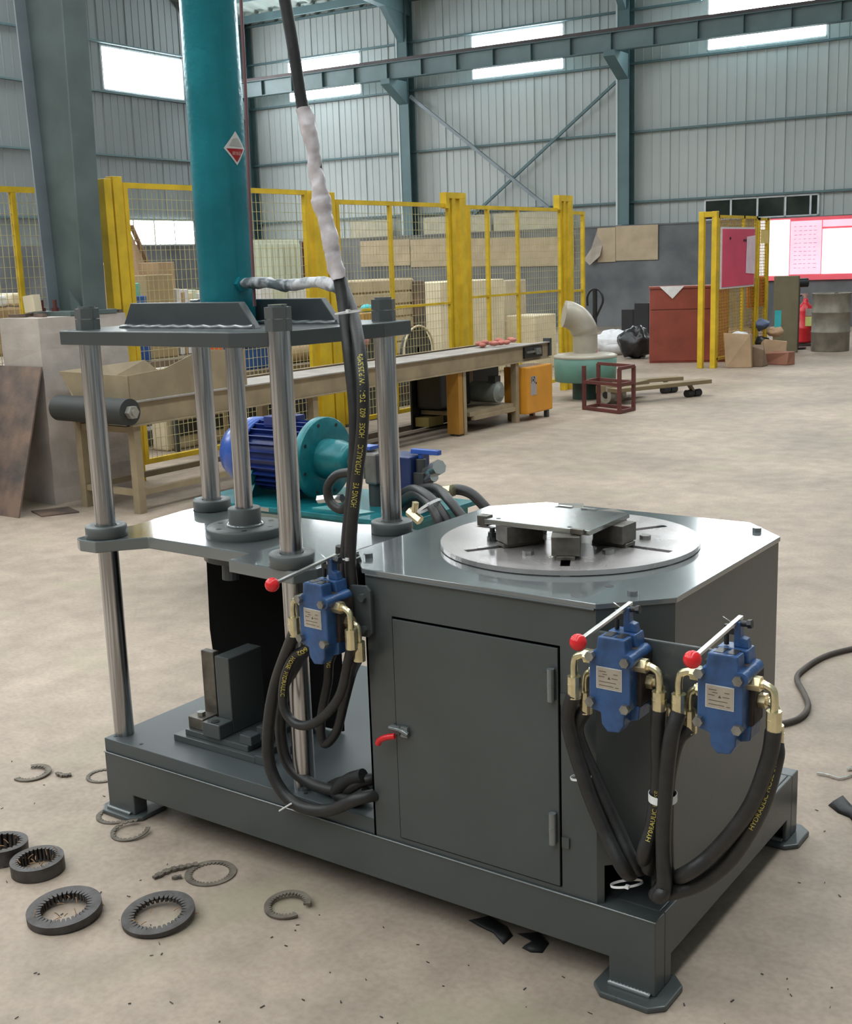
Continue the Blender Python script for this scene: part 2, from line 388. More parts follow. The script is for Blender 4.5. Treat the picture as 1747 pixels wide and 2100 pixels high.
# paper sheets on the blockwork
for i, (x0, x1, za, zb) in enumerate([(-6.6, -5.1, 1.55, 2.2), (-5.08, -3.6, 1.5, 2.18), (-3.58, -2.1, 1.47, 2.14), (-2.08, -.58, 1.43, 2.1), (.02, .46, 1.48, 2.25), (.47, 1.48, 1.5, 2.27)]):
    lab = ['tan board sheet on the far wall, leftmost behind the fence', 'tan board sheet on the far wall, second from the left behind the fence', 'tan board sheet on the far wall, third from the left behind the fence', 'tan board sheet on the far wall just left of the last fence post', 'small tan sheet with its left side torn, on the grey wall', 'wide tan sheet on the grey wall left of the yellow stand'][i]
    mb = tr(B((x0, -.456, za), (x1, -.443, zb)), BW); solo(mb, 'board_sheet', PAPER, lab, 'sheet')
mb = MB().add([(.02, -.445, 2.24), (.14, -.46, 1.86), (.12, -.55, 1.62), (-.12, -.59, 1.42), (-.3, -.51, 1.55), (-.12, -.49, 1.8)], [[0, 1, 2, 3, 4, 5]])
mb.add([p + Vector((0, .012, 0)) for p in mb.v[:]], [[5, 4, 3, 2, 1, 0]]); n0 = 6
mb.add([], []); mb.f += [[i, (i + 1) % 6, 6 + (i + 1) % 6, 6 + i] for i in range(6)]; mb.sm += [False] * 6
solo(tr(mb, BW), 'torn_paper', mat('torn_paper_tan', (.42, .36, .30), .8), 'torn flap of paper hanging off the grey wall beside the tan sheets', 'paper')
for i in range(3):
    x0 = -6.9 + i * 2.1 + (.12 if i == 1 else 0)
    solo(tr(B((x0, -.43, 2.295), (x0 + (1.15 if i == 0 else 1.9), -.39, 2.70)), BW), 'insulation_board', mat('pale_board', (.50, .47, .36), .8), ['pale board above the tan sheets, leftmost behind the fence', 'pale board above the tan sheets, behind the middle of the fence', 'pale board above the tan sheets, nearest the last fence post'][i], 'board')

# crane runway along the back wall
t = thing('crane_runway', 'crane runway girder with rusty rail crossing the upper windows', 'beam', BW @ Vector((0, -.9, 5.98)))
tr(B((-10.3, -.905, 5.99), (14.3, -.895, 6.36)), BW).build('web', mat('girder_paint', (.15, .215, .225), .5, 0, .15, 2), t)
tr(MB().box((-10.3, -1.0, 5.98), (14.3, -.8, 5.995)).box((-10.3, -1.03, 6.35), (14.3, -.77, 6.365)), BW).build('flange', FRAME, t)
tr(B((-10.3, -.95, 6.365), (14.3, -.85, 6.45)), BW).build('rail', RAILR, t)
x = -10.1
while x < 14: tr(B((x, -.99, 5.995), (x + .012, -.905, 6.35)), BW).build('stiffener', FRAME, t); x += .97

# gable wall on the left: local x runs from the corner towards the camera side
LW = Matrix.Translation((-20.9, 22.9, 0)) @ Matrix(((-math.sin(A4) * -1, math.cos(A4), 0, 0), (-math.cos(A4), math.sin(A4) , 0, 0), (0, 0, 1, 0), (0, 0, 0, 1)))
# local x = -N (towards camera), local y = W (into the hall)
wlft = wall_root('wall_left', Matrix.Translation((-20.9, 22.9, 0)))
WL = [(2.42, 5.2), (8.3, 10.9), (14.1, 16.7), (19.9, 22.5)]
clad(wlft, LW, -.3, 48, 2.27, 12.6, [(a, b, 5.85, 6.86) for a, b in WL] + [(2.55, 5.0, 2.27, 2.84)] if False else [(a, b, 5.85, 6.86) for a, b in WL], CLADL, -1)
tr(B((-.3, -.24, 0), (48, .02, 2.27)), LW).build('block_wall', MASON, wlft)
for z in (2.88, 4.36, 5.80, 6.92): tr(B((0, .035, z - .02), (48, .12, z + .02)), LW).build('girt', FRAME, wlft)
for i, (a, b) in enumerate(WL): high_window(None, LW, a, b, 5.85, 6.86, -1, i + 5)
# low lit window behind the fence: frame proud of the cladding, three panes and a part pane
f = MB(); a, b, z0, z1 = 2.5, 5.05, 2.28, 2.85
f.box((a, .03, z0 - .03), (b, .10, z0)).box((a, .03, z1), (b, .10, z1 + .03))
ps = [2.5, 3.22, 3.94, 4.66, 5.05]
for x in ps: f.box((x - .02, .03, z0), (x + .02, .10, z1))
o = tr(f, LW).build('window_10', ALU); o['kind'] = 'structure'
for p, q in zip(ps, ps[1:]): tr(B((p + .02, .06, z0), (q - .02, .07, z1)), LW).build('pane', GLOW, o)

# roof, rising towards the middle of the hall, with added glowing strips out of frame that fill the hall with light
rf = wall_root('ceiling', Matrix.Translation((-10.4, 23.6, 8.0)))
RS = .09
def roof_z(y): return 8.0 - RS * y
def roofstrip(x0, x1, y0, y1, m_, nm, dz=0):
    mb = MB(); n = max(1, round((x1 - x0) / .45)); pr = []
    for i in range(n):
        x = x0 + (x1 - x0) * i / n; st = (x1 - x0) / n
        pr += [(x, 0), (x + .05, -.05), (x + .12, -.05), (x + .17, 0)]
    pr.append((x1, 0)); q = len(pr)
    vs = [Vector((p[0], y, roof_z(y) + p[1] + dz)) for y in (y0, y1) for p in pr]
    mb.add(vs, [[i, i + 1, q + i + 1, q + i] for i in range(q - 1)])
    return tr(mb, BW).build(nm, m_, rf)
roofstrip(-13, 16, .3, -12, ROOFM, 'roof_sheet')
def flat_roof(x0, x1, y0, y1, m_, nm, dz=0):
    mb = MB().add([(x0, y0, roof_z(y0) + dz), (x1, y0, roof_z(y0) + dz), (x1, y1, roof_z(y1) + dz), (x0, y1, roof_z(y1) + dz)], [[0, 1, 2, 3]])
    return tr(mb, BW).build(nm, m_, rf)
flat_roof(-13, 30, -12, -52, ROOFM, 'roof_sheet'); flat_roof(16, 30, .3, -12, ROOFM, 'roof_sheet')
for x0 in (-9.5, -4.5, .5, 5.5, 10.5):
    tr(MB().add([(x0, -9, roof_z(-9) - .08), (x0 + 1.6, -9, roof_z(-9) - .08), (x0 + 1.6, -42, roof_z(-42) - .08), (x0, -42, roof_z(-42) - .08)], [[0, 1, 2, 3]]), BW).build('roof_fill_strip', FILLM, rf)
for y in (-.8, -2.3, -3.8, -5.3, -6.8, -8.3):
    tr(B((-11, y - .03, roof_z(y) - .24), (16, y + .03, roof_z(y) - .06)), BW).build('purlin', FRAME, rf)
# portal rafters at the columns
for x in (-5.2, .6, 6.4):
    mb = MB().add([(x - .1, -.05, 7.55), (x + .1, -.05, 7.55), (x + .1, -.05, 8), (x - .1, -.05, 8), (x - .1, -3, 7.75), (x + .1, -3, 7.75), (x + .1, -3, 8.2), (x - .1, -3, 8.2), (x - .1, -30, 10.2), (x + .1, -30, 10.2), (x + .1, -30, 10.6), (x - .1, -30, 10.6)],
                  [[0, 1, 2, 3], [0, 4, 5, 1], [1, 5, 6, 2], [2, 6, 7, 3], [3, 7, 4, 0], [4, 8, 9, 5], [5, 9, 10, 6], [6, 10, 11, 7], [7, 11, 8, 4], [8, 11, 10, 9]])
    mb.prism([(-.36, 6.9), (-.36, 7.7), (-1.3, 7.75)], x - .08, x + .08, 0)
    tr(mb, BW).build('rafter', FRAME, rf)
# the two walls behind the camera
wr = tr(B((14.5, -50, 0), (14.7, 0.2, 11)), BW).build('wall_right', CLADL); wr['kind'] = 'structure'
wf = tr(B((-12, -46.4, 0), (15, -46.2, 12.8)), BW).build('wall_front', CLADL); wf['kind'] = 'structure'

# ------------------------------------------------------------------ the machine: base frame, press, cabinet
machine = thing('hydraulic_press', 'grey hydraulic press with four polished columns and an octagonal-topped cabinet on one frame', 'machine', (.9, .45, 0))
# frame: channel beams with legs and foot plates
L, W_, ZF, ZB = 1.8, .93, .194, .077
fr = MB()
fr.prism([(0, ZF), (0, .014), (.115, .014), (.115, ZB), (1.688, ZB), (1.688, .014), (L, .014), (L, ZF)], 0, .05, 1)
fr.prism([(0, ZF), (0, .014), (.115, .014), (.115, ZB), (1.688, ZB), (1.688, .014), (L, .014), (L, ZF)], W_ - .05, W_, 1)
fr.prism([(.05, ZF), (.05, ZB), (W_ - .05, ZB), (W_ - .05, ZF)], 0, .05, 0)
fr.prism([(.05, ZF), (.05, .014), (.085, .014), (.085, ZB), (W_ - .085, ZB), (W_ - .085, .014), (W_ - .05, .014), (W_ - .05, ZF)], L - .012, L, 0)
fr.box((1.68, .05, ZF - .012), (L - .012, W_ - .05, ZF)).box((.05, .05, ZF - .03), (1.7, W_ - .05, ZF - .004))
fr.build('base_frame', GREY, machine, .003)
def octo(cx, cy, hx, hy, c): return [(cx - hx + c, cy - hy), (cx + hx - c, cy - hy), (cx + hx, cy - hy + c), (cx + hx, cy + hy - c), (cx + hx - c, cy + hy), (cx - hx + c, cy + hy), (cx - hx, cy + hy - c), (cx - hx, cy - hy + c)]
for x, y in ((.055, .05), (1.745, .03), (.055, .88), (1.745, .895)):
    f = MB().prism(octo(x, y, .088, .075, .03), 0, .014); f.build('foot_plate', GREY, machine, .004)
    MB().tube([(x - .055 + .1 * i / 24, -.004 if y < .5 else y - .053, .0165 + .0012 * (i % 2)) for i in range(25)], [.006 + .001 * (i % 2) for i in range(25)], 8).build('weld_bead', GREYTOP, machine)
# thin weld along the front top edge
MB().tube([(0.0, -.001, ZF), (L, -.001, ZF)], .0022, 6).build('weld_bead', GREYTOP, machine)
# bed plate under the press
B((.0, .004, ZF), (1.03, W_ - .01, .236)).build('bed_plate', mat('bed_enamel', (.07, .083, .085), .42, 0, .08, 5, .05, 60), machine, .002)
for x, y in ((.02, .03), (.135, .03), (.02, .62), (.78, .03), (.88, .05)): MB().cyl((x, y, .236), (x, y, .2372), .006, n=12).build('screw', BLACK, machine)
# press columns
RX, RY = (.0274, .7522), (.0589, .4887)
for x in RX:
    for y in RY:
        MB().cyl((x, y, .236), (x, y, 1.497), .0295, n=40).build('column_rod', CHROME, machine)
        g = MB(); g.lathe((x, y, .852), [(.030, 0), (.058, 0), (.060, .002), (.060, .032), (.057, .0345), (.033, .0345), (.031, .033)], n=40)
        g.build('collar', COLLAR, machine)
        MB().hexa((x, y, 1.452), (x, y, 1.481), .0345, .3).build('nut', COLLAR, machine, .002)
        MB().hexa((x, y, 1.483), (x, y, 1.511), .0345, .35).build('nut', COLLAR, machine, .002)
        MB().cyl((x, y, 1.511), (x, y, 1.517), .024, n=30).build('rod_end', GREYTOP, machine, .001)
MB().prism(octo(RX[0], RY[1], .055, .055, .02), .822, .852).build('collar_block', GREY, machine, .002)
# moving middle plate, lobed around the columns
ML = [(-.035, 0), (-.005, -.015), (.06, -.012), (.100, .045), (.155, .105), (.56, .098), (.56, .02), (.80, .005), (.835, .06), (.835, .13), (.80, .19), (.80, .36), (.835, .42), (.835, .54), (.70, .56), (.56, .52), (.16, .52), (.08, .55), (-.04, .55), (-.045, .42), (-.02, .20), (-.04, .12)]
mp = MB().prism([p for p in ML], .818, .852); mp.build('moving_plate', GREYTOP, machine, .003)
# fixed top plate
TP = [(-.042, .03), (-.018, -.006), (.64, -.006), (.775, .05), (.822, .40), (.812, .535), (-.05, .535)]
MB().prism(TP, 1.413, 1.452).build('top_plate', GREY, machine, .003)
def gusset(y0, y1, xa, xb):
    MB().prism([(xa, 1.452), (xa + .04, 1.521), (xb - .055, 1.521), (xb, 1.452)], y0, y1, 1).build('gusset', GREYDK, machine, .002)
    p = [(xa + (xb - xa) * i / 26, y0 - .006 - .002 * (i % 2), 1.4535 + .0015 * (i % 3)) for i in range(27)]
    MB().tube(p, .0075, 8).build('weld_bead', GREYTOP, machine)
gusset(.135, .16, .085, .60); gusset(.345, .37, .26, .705)
# cylinder, ram, flange
cyl = thing('hydraulic_cylinder', 'tall teal hydraulic cylinder standing on the top plate of the press', 'cylinder', (.381, .262, 1.452))
MB().cyl((.381, .262, 1.452), (.381, .262, 2.62), .0755, n=56).build('barrel', TEALC, cyl)
MB().cyl((.381, .262, 1.452), (.381, .262, 1.462), .084, n=56).build('base_ring', TEALC, cyl)
MB().cyl((.381, .262, 2.62), (.381, .262, 2.66), .09, n=56).build('end_cap', TEALC, cyl)
ram = MB().cyl((.385, .270, .86), (.385, .270, 1.414), .0255, n=36); ram.build('ram', CHROME, machine)
g = MB(); g.lathe((.385, .27, .852), [(.112, 0), (.113, .003), (.113, .024), (.110, .028), (.047, .028)], n=56); g.build('ram_flange', COLLAR, machine)
g = MB(); g.lathe((.385, .27, .852), [(.047, .02), (.047, .078), (.045, .08), (.026, .08)], n=40); g.build('ram_hub', COLLAR, machine)
MB().tube([(.385 + .05 * math.cos(a / 8 * PI), .27 + .05 * math.sin(a / 8 * PI), .881 + .001 * (a % 2)) for a in range(17)], .006, 8).build('weld_bead', GREYTOP, machine)
for k in range(6):
    a = k * PI / 3 + .2; MB().cyl((.385 + .085 * math.cos(a), .27 + .085 * math.sin(a), .878), (.385 + .085 * math.cos(a), .27 + .085 * math.sin(a), .8806), .008, n=14).build('bolt_hole', BLACK, machine)
MB().cyl((.385, .27, .788), (.385, .27, .818), .125, n=48).build('lower_boss', GREY, machine, .002)
MB().cyl((.385, .20, .735), (.385, .20, .797), .026, .024, n=14, sm=False).build('punch_holder', GREYDK, machine, .002)
# hazard diamond on the cylinder
def wrap(p, ang0=None):
    cx, cy, R = .381, .262, .0762
    a0 = math.atan2(CAM.y - cy, CAM.x - cx) + .70; a = a0 + p[0] / R
    return Vector((cx + (R + p[2]) * math.cos(a), cy + (R + p[2]) * math.sin(a), 1.0 * p[1] + DZ))
DZ = 1.922
st = thing('hazard_sticker', 'red and white diamond sticker on the teal cylinder', 'sticker', (.43, .2, DZ))
def patch(poly, off, nm, m_, parent):
    mb = MB(); n = 8; xs = sorted(set([p[0] for p in poly])); lo, hi = min(xs), max(xs)
    # scan strips across the outline so it follows the barrel
    def ext(x):
        ys = []
        for (x0, y0), (x1, y1) in zip(poly, poly[1:] + poly[:1]):
            if abs(x1 - x0) > 1e-9 and min(x0, x1) - 1e-9 <= x <= max(x0, x1) + 1e-9: ys.append(y0 + (y1 - y0) * (x - x0) / (x1 - x0))
        return min(ys), max(ys)
    cols = [lo + (hi - lo) * i / n for i in range(n + 1)]; vs = []
    for x in cols:
        a, b = ext(x); vs += [wrap((x, a, off)), wrap((x, b, off))]
    mb.add(vs, [[2 * i, 2 * i + 2, 2 * i + 3, 2 * i + 1] for i in range(n)]); return mb.build(nm, m_, parent)
PI_S = mat('sticker_white', (.75, .74, .72), .4); PR_S = mat('sticker_red', (.42, .015, .02), .35); PD_S = mat('sticker_grey_print', (.50, .50, .48), .5)
patch([(-.037, 0), (0, -.044), (.037, 0), (0, .044)], .0004, 'border', PI_S, st)
patch([(-.030, -.001), (0, -.036), (.030, -.001)], .0008, 'red_field', PR_S, st)
patch([(-.022, .006), (-.010, .024), (.006, .027), (.014, .016), (.024, .005)], .0008, 'pictogram', PD_S, st)
vs, fs = text_mesh('腐蚀品', .0105)
xm = max(v.x for v in vs); MB().add([wrap((-(xm / 2 - v.x) + .001, v.y - .017, .0012)) for v in vs], fs).build('lettering', mat('sticker_text', (.8, .5, .48), .5), st)

# guard sheet, dies under the ram
mb = MB(); GP = [(.08, .817), (.072, .66), (.069, .48), (.070, .336), (.091, .323), (.25, .28), (.39, .243), (.605, .243), (.615, .817)]
n = len(GP); off = [.0, .012, .0, .01, 0, 0, 0, 0, 0]
vs = [Vector((p[0], .400 + o_, p[1])) for p, o_ in zip(GP, off)] + [Vector((p[0], .408 + o_, p[1])) for p, o_ in zip(GP, off)]
mb.add(vs, [list(range(n))[::-1], list(range(n, 2 * n))] + [[i, (i + 1) % n, n + (i + 1) % n, n + i] for i in range(n)])
mb.build('guard_sheet', mat('matt_black_sheet', (.006, .006, .006), .95, 0, .2, 6, spec=.1), machine, label='black rubber guard sheet behind the dies')
die = thing('lower_die', 'stepped grey steel die with two upright slabs bolted on the press bed', 'die', (.40, .2, .236))
B((.20, .10, .236), (.53, .36, .256)).build('base_plate', GREY, die, .002)
B((.235, .115, .256), (.49, .36, .274)).build('step_plate', GREY, die, .002)
for (a, b, c, d) in ((.53, .10, .575, .135), (.53, .20, .575, .25)): B((a, b, .236), (c, d, .262)).build('lug', GREYDK, die, .002)
for (a, b, c, d) in ((.455, .12, .50, .16), (.455, .19, .50, .23)): B((a, b, .274), (c, d, .302)).build('lug', GREYDK, die, .002)
B((.245, .19, .274), (.297, .215, .5)).build('upright_slab', DIE, die, .003)
B((.235, .13, .274), (.297, .19, .310)).build('clamp_foot', DIE, die, .003)
MB().hexa((.266, .155, .310), (.266, .155, .322), .013).build('clamp_bolt', BOLT, die)
B((.333, .16, .274), (.39, .30, .505)).build('upright_slab', GREY, die, .003)
B((.320, .105, .274), (.39, .16, .318)).build('clamp_foot', GREY, die, .003)
MB().cyl((.355, .125, .318), (.355, .125, .3195), .013, n=16).build('bolt_hole', BLACK, die)

# cabinet
CX0, CX1, CY0, CY1, CH, ZT = 1.03, 1.782, .004, .893, .125, .878
cp = [(CX0, CY0), (CX1 - CH, CY0), (CX1, CY0 + CH), (CX1, CY1 - CH), (CX1 - CH, CY1), (CX0, CY1)]
# walls with a door opening and a hose hole: built as separate sheet panels
def wallpan(p, q, z0, z1, nm='side_panel', m_=GREY, th=.006):
    p = Vector((*p, 0)); q = Vector((*q, 0)); d = (q - p).normalized(); nrm = Vector((d.y, -d.x, 0)) * -1
    vs = [Vector((e.x, e.y, z)) + nrm * o_ for z in (z0, z1) for e in (p, q) for o_ in (0, th)]
    return MB().add(vs, [[0, 1, 3, 2], [4, 6, 7, 5], [0, 2, 6, 4], [1, 5, 7, 3], [0, 4, 5, 1], [2, 3, 7, 6]]).build(nm, m_, machine)
DX0, DX1, DZ0, DZ1 = 1.112, 1.570, .208, .782
wallpan((CX0, CY0), (DX0, CY0), ZF, ZT, 'front_panel'); wallpan((DX1, CY0), (CX1 - CH, CY0), ZF, ZT, 'front_panel')
wallpan((DX0, CY0), (DX1, CY0), DZ1, ZT, 'front_panel'); wallpan((DX0, CY0), (DX1, CY0), ZF, DZ0, 'front_panel')
c0 = Vector((CX1 - CH, CY0)); c1 = Vector((CX1, CY0 + CH)); ca = c0.lerp(c1, .10); cb = c0.lerp(c1, .72)
wallpan(tuple(c0), tuple(ca), ZF, ZT, 'corner_panel'); wallpan(tuple(cb), tuple(c1), ZF, ZT, 'corner_panel')
wallpan(tuple(ca), tuple(cb), .285, ZT, 'corner_panel')
for i in range(2, 6): wallpan(cp[i], cp[(i + 1) % 6], ZF, ZT)
B((DX0 - .01, .035, DZ0 - .01), (DX1 + .01, .04, DZ1 + .01)).build('door_backing', BLACK, machine)
B((1.66, .14, ZF), (1.77, .2, .31)).build('hose_recess', BLACK, machine)
door = B((DX0 + .003, .001, DZ0 + .003), (DX1 - .005, .007, DZ1 - .006)).build('door', GREY, machine, .0015)
for z in (.655, .315):
    MB().cyl((DX1 - .018, -.007, z), (DX1 - .018, -.007, z + .075), .0085, n=16).cyl((DX1 - .018, -.007, z + .036), (DX1 - .018, -.007, z + .039), .0092, n=16).build('hinge', GREYTOP, door)
    MB().box((DX1 - .042, -.001, z + .02), (DX1 - .02, .002, z + .06)).build('hinge_leaf', GREY, door)
    MB().box((DX1 + .002, -.001, z - .005), (DX1 + .02, .004, z + .02)).build('hinge_leaf', GREY, door)
MB().tube([(DX0 - .012, -.006, .50), (DX0 + .02, -.010, .502), (DX0 + .045, -.008, .494)], .006, 8).box((DX0 - .008, -.008, .488), (DX0 + .018, 0, .508)).box((DX0 + .022, -.008, .484), (DX0 + .042, 0, .51)).build('latch', GREYTOP, door)
MB().tube(smooth([(DX0 + .01, -.016, .486), (DX0 - .012, -.022, .480), (DX0 - .03, -.024, .470), (DX0 - .038, -.022, .458)], 4), .0075, 10).build('latch_grip', RED, door, label='red latch grip')
# octagonal top
TC = (1.3441, .4485)
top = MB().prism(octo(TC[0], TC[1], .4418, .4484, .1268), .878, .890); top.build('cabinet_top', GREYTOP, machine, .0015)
MB().tube([(1.04, .001, .876), (1.655, .001, .876)], .0035, 6).build('weld_bead', GREY, machine)
for u, v in ((755, 1143), (1297, 1221), (1552, 1090)):
    p = pick(u, v, 2, .890); MB().hexa(p, p + Vector((0, 0, .011)), .012).cyl(p + Vector((0, 0, .011)), p + Vector((0, 0, .0112)), .007, n=12).build('top_bolt', GREYTOP, machine, .0008)
MB().cyl((1.62, .14, .889), (1.62, .14, .8905), .01, n=12).build('plug_hole', BLACK, machine)
# turntable disc: slotted, so built as a ring of sectors with real slots
disc = thing('turntable_disc', 'round worn steel turntable disc with radial slots on the cabinet top', 'turntable', (TC[0], TC[1], .890))
def slotted_disc():
    bm = bmesh.new(); cx, cy = TC[0], TC[1] + .01; R = .329; S = 3; slots = [k * PI / 3 - .055 for k in range(6)]
    n = 144; hw = .0115; r0, r1 = .09, .288
    mb = MB(); z0, z1 = .892, .904
    pts = []
    # polar grid, skipping cells that lie in a slot
    rad = [0.012, .05, r0, .13, .17, .21, .25, r1, .305, R]
    for s in range(6):
        a = slots[s]; b = slots[(s + 1) % 6] + (2 * PI if s == 5 else 0)
        for j in range(len(rad) - 1):
            ra, rb = rad[j], rad[j + 1]
            ina = r0 <= (ra + rb) / 2 <= r1; m_ = 12
            def ang(r, t):
                e = math.asin(min(.9, hw / r)) if ina else 0
                return a + e + (b - a - 2 * e) * t
            for k in range(m_):
                q = [(ra, ang(ra, k / m_)), (rb, ang(rb, k / m_)), (rb, ang(rb, (k + 1) / m_)), (ra, ang(ra, (k + 1) / m_))]
                vs = [Vector((cx + r * math.cos(t), cy + r * math.sin(t), z)) for z in (z0, z1) for r, t in q]
                fs = [[4, 5, 6, 7]]
                if j == len(rad) - 2: fs.append([1, 2, 6, 5])
                if ina and k == 0: fs.append([0, 1, 5, 4])
                if ina and k == m_ - 1: fs.append([3, 2, 6, 7])
                mb.add(vs, fs)
            if ina is False and j in (1, 7):
                pass
    return mb
d_ = slotted_disc().build('disc', STEEL, disc)
MB().cyl((TC[0], TC[1] + .01, .8905), (TC[0], TC[1] + .01, .8915), .30, n=64).build('slot_floor', BLACK, disc)
for u, v, hh in ((1010, 1108, .030), (1323, 1105, .014), (1083, 1137, .012), (1247, 1135, .012)):
    p = pick(u, v, 2, .904); o = MB().hexa(p, p + Vector((0, 0, .010)), .0145)
    if hh > .02: o.hexa(p + Vector((0, 0, .010)), p + Vector((0, 0, .022)), .0125, .4); o.cyl(p + Vector((0, 0, .022)), p + Vector((0, 0, .034)), .007, n=14)
    o.build('disc_bolt', GREYDK if hh > .02 else BOLT, disc, .001)
# jaws and mould plate
jaw = thing('mould_fixture', 'dark steel mould plate on jaw blocks at the middle of the turntable', 'fixture', (TC[0], TC[1], .904))
JC = Vector((TC[0], TC[1] + .01, 0))
for k in range(6):
    a = k * PI / 3 - .055; R_ = Matrix.Rotation(a, 3, 'Z'); e = .232 if k == 5 else (.19 if k == 4 else .175)
    for (x0, x1, w_, z0, z1, nm) in ((.09, e, .034, .914, .960, 'jaw_block'), (.08, e + .004, .022, .9042, .9138, 'jaw_slide')):
        if k in (1, 3) and nm == 'jaw_block': x1 = .15
        mb = MB().box((x0, -w_, z0), (x1, w_, z1)); mb.v = [JC + R_ @ p for p in mb.v]; mb.build(nm, DIE, jaw, .0015)
PX, PY, PH_ = 1.345, .402, .148
R_ = Matrix.Rotation(.0, 3, 'Z')
MB().prism([(PX - PH_, PY - .112), (PX + PH_, PY - .112), (PX + PH_ - .006, PY + .112), (PX - PH_ - .006, PY + .112)], .960, .972).build('mould_plate', DIETOP, jaw, .001)
B((PX - PH_ - .030, PY - .100, .950), (PX - PH_ - .001, PY - .070, .976)).build('corner_lug', DIE, jaw, .001)
B((PX + .10, PY - .122, .962), (PX + .135, PY - .1125, .975)).build('corner_lug', DIE, jaw, .001)
for x, y in ((PX - .12, PY - .09), (PX + .085, PY - .095), (PX - .06, PY + .10), (PX + .02, PY + .1), (PX + .11, PY + .095)): MB().cyl((x, y, .9718), (x, y, .9724), .006, n=12).build('screw_hole', BLACK, jaw)
for x, y in ((PX - .04, PY + .108), (PX + .03, PY + .106)): B((x - .02, y - .003, .972), (x + .02, y + .01, .9745)).build('shim', SILV, jaw)

# ------------------------------------------------------------------ hand valves
def make_valve(label, loc):
    """local frame: x right, z up, front face at y = 0, body runs to y = +.09; origin at the tag centre"""
    t = thing('hand_valve', label, 'valve', (0, 0, 0), 0, 'hand valves on the machine')
    def body(pts, y0, y1, nm='valve_body', m_=BLUE, bev=.003): return MB().prism(pts, y0, y1, 1).build(nm, m_, t, bev)
    body([(-.046, -.070), (-.046, .048), (-.030, .058), (-.026, .086), (.034, .086), (.036, .058), (.046, .050), (.046, -.062), (.034, -.072), (.032, -.095), (.022, -.112), (-.004, -.116), (-.018, -.100), (-.020, -.076)], 0, .034)
    body([(-.026, .058), (-.026, .086), (.036, .086), (.040, .055)], .045, .085, 'valve_neck')
    body([(.030, -.074), (.056, -.058), (.056, .052), (.042, .060), (-.046, .060), (-.046, -.070)], .032, .085, 'valve_manifold', BROWNC, .004)
    body([(.00, -.104), (.05, -.090), (.052, -.06), (.0, -.06)], .03, .085, 'spring_cap')
    MB().cyl((.043, -.004, .044), (.043, .08, .048), .0135, n=20).build('lug', BLUE, t)
    MB().box((-.018, .01, .0861), (.000, .04, .0868)).box((.008, .01, .0861), (.026, .04, .0868)).build('neck_socket', BLACK, t)
    for x, z in ((-.040, .044), (.038, .042), (-.040, -.054), (.038, -.056)):
        MB().cyl((x, .002, z), (x, -.012, z), .0105, n=6, sm=False).build('bolt', BOLT, t, .001)
    MB().box((-.0285, -.0012, -.0235), (.0285, .001, .0235)).build('tag_border', TAGW, t)
    g = MB().box((-.0265, -.0018, -.0215), (.0265, .0, .0215)).build('name_tag', PLATE, t)
    k = MB()
    for (x0, x1, z) in ((-.022, -.006, .014), (-.014, -.004, .0085), (.010, .020, .011), (-.023, -.010, .003), (.006, .02, .002), (-.022, .016, -.0075), (-.022, .010, -.0155), (.014, .022, -.0165)):
        k.box((x0, -.0021, z - .0007), (x1, -.0017, z + .0007))
    k.prism([(-.003, -.001), (.004, -.001), (.0005, .005)], -.0021, -.0017, 1)
    k.build('tag_print', mat('tag_ink', (.12, .09, .07), .6), g)
    # lever tower
    MB().prism([(.004, .086), (.034, .086), (.030, .104), (.018, .106), (.016, .136), (.004, .138)], .055, .075, 1).build('lever_bracket', BLUE, t, .002)
    MB().cyl((-.004, .066, .130), (.030, .066, .133), .006, n=12).cyl((.028, .066, .133), (.036, .066, .134), .009, n=6, sm=False).build('pivot_pin', BLACK, t)
    MB().cyl((-.012, .060, .088), (-.012, .060, .128), .005, n=12).box((-.018, .056, .11), (.004, .066, .122)).build('spool_link', BLACK, t)
    MB().bar((.008, .082, .140), (-.006, -.105, .112), .010, .007).build('lever', ZINC, t, .001)
    MB().tube([(-.02, .06, .142), (-.004, .06, .134), (.001, .06, .12)], .0012, 6).build('split_pin', SILV, t)
    MB().sph((-.0065, -.118, .110), .0168, 28, 18).build('lever_knob', RED, t, label='glossy red ball knob')
    # elbows, nuts and crimp sleeves
    def elbow(sx, z, out, down, y, ln=.046):
        n_ = MB(); x0 = sx * .046
        n_.hexa((x0, y, z), (x0 + sx * .024, y, z), .0155)
        n_.cyl((x0 + sx * .024, y, z), (x0 + sx * .030, y, z), .009, n=16)
        nt = n_.build('union_nut', BRASSP if sx > 0 else BRASS, t, .001)
        p = smooth([(x0 + sx * .026, y, z), (x0 + sx * (out - .02), y, z), (x0 + sx * (out - .004), y, z - .008), (x0 + sx * out, y - .001, z - .026), (x0 + sx * out, y - .001, z - down)], 5)
        MB().tube(p, .0078, 12).build('elbow_pipe', BRASS, t)
        e = Vector((x0 + sx * out, y - .001, z - down))
        MB().cyl(e + Vector((0, 0, .002)), e - Vector((0, 0, ln)), .0148, n=10, sm=False).cyl(e - Vector((0, 0, ln * .3)), e - Vector((0, 0, ln * .34)), .0154, n=10, sm=False).build('crimp_sleeve', BRASS, t, .0008)
        return e - Vector((0, 0, ln))
    ends = [elbow(-1, .030, .050, .052, .03), elbow(-1, -.014, .040, .050, .062), elbow(1, .030, .050, .050, .03), elbow(1, -.014, .044, .046, .062)]
    t.location = loc; t.matrix_basis = Matrix.Translation(loc)
    return t, ends
V2 = Vector((1.741, -.10, .770)); V3 = Vector((1.975, -.10, .775)); V1 = Vector((.958, -.105, .782)); A1 = math.radians(-4)
v1, ends = make_valve('blue hand valve with red ball lever on the bracket left of the cabinet door', V1)
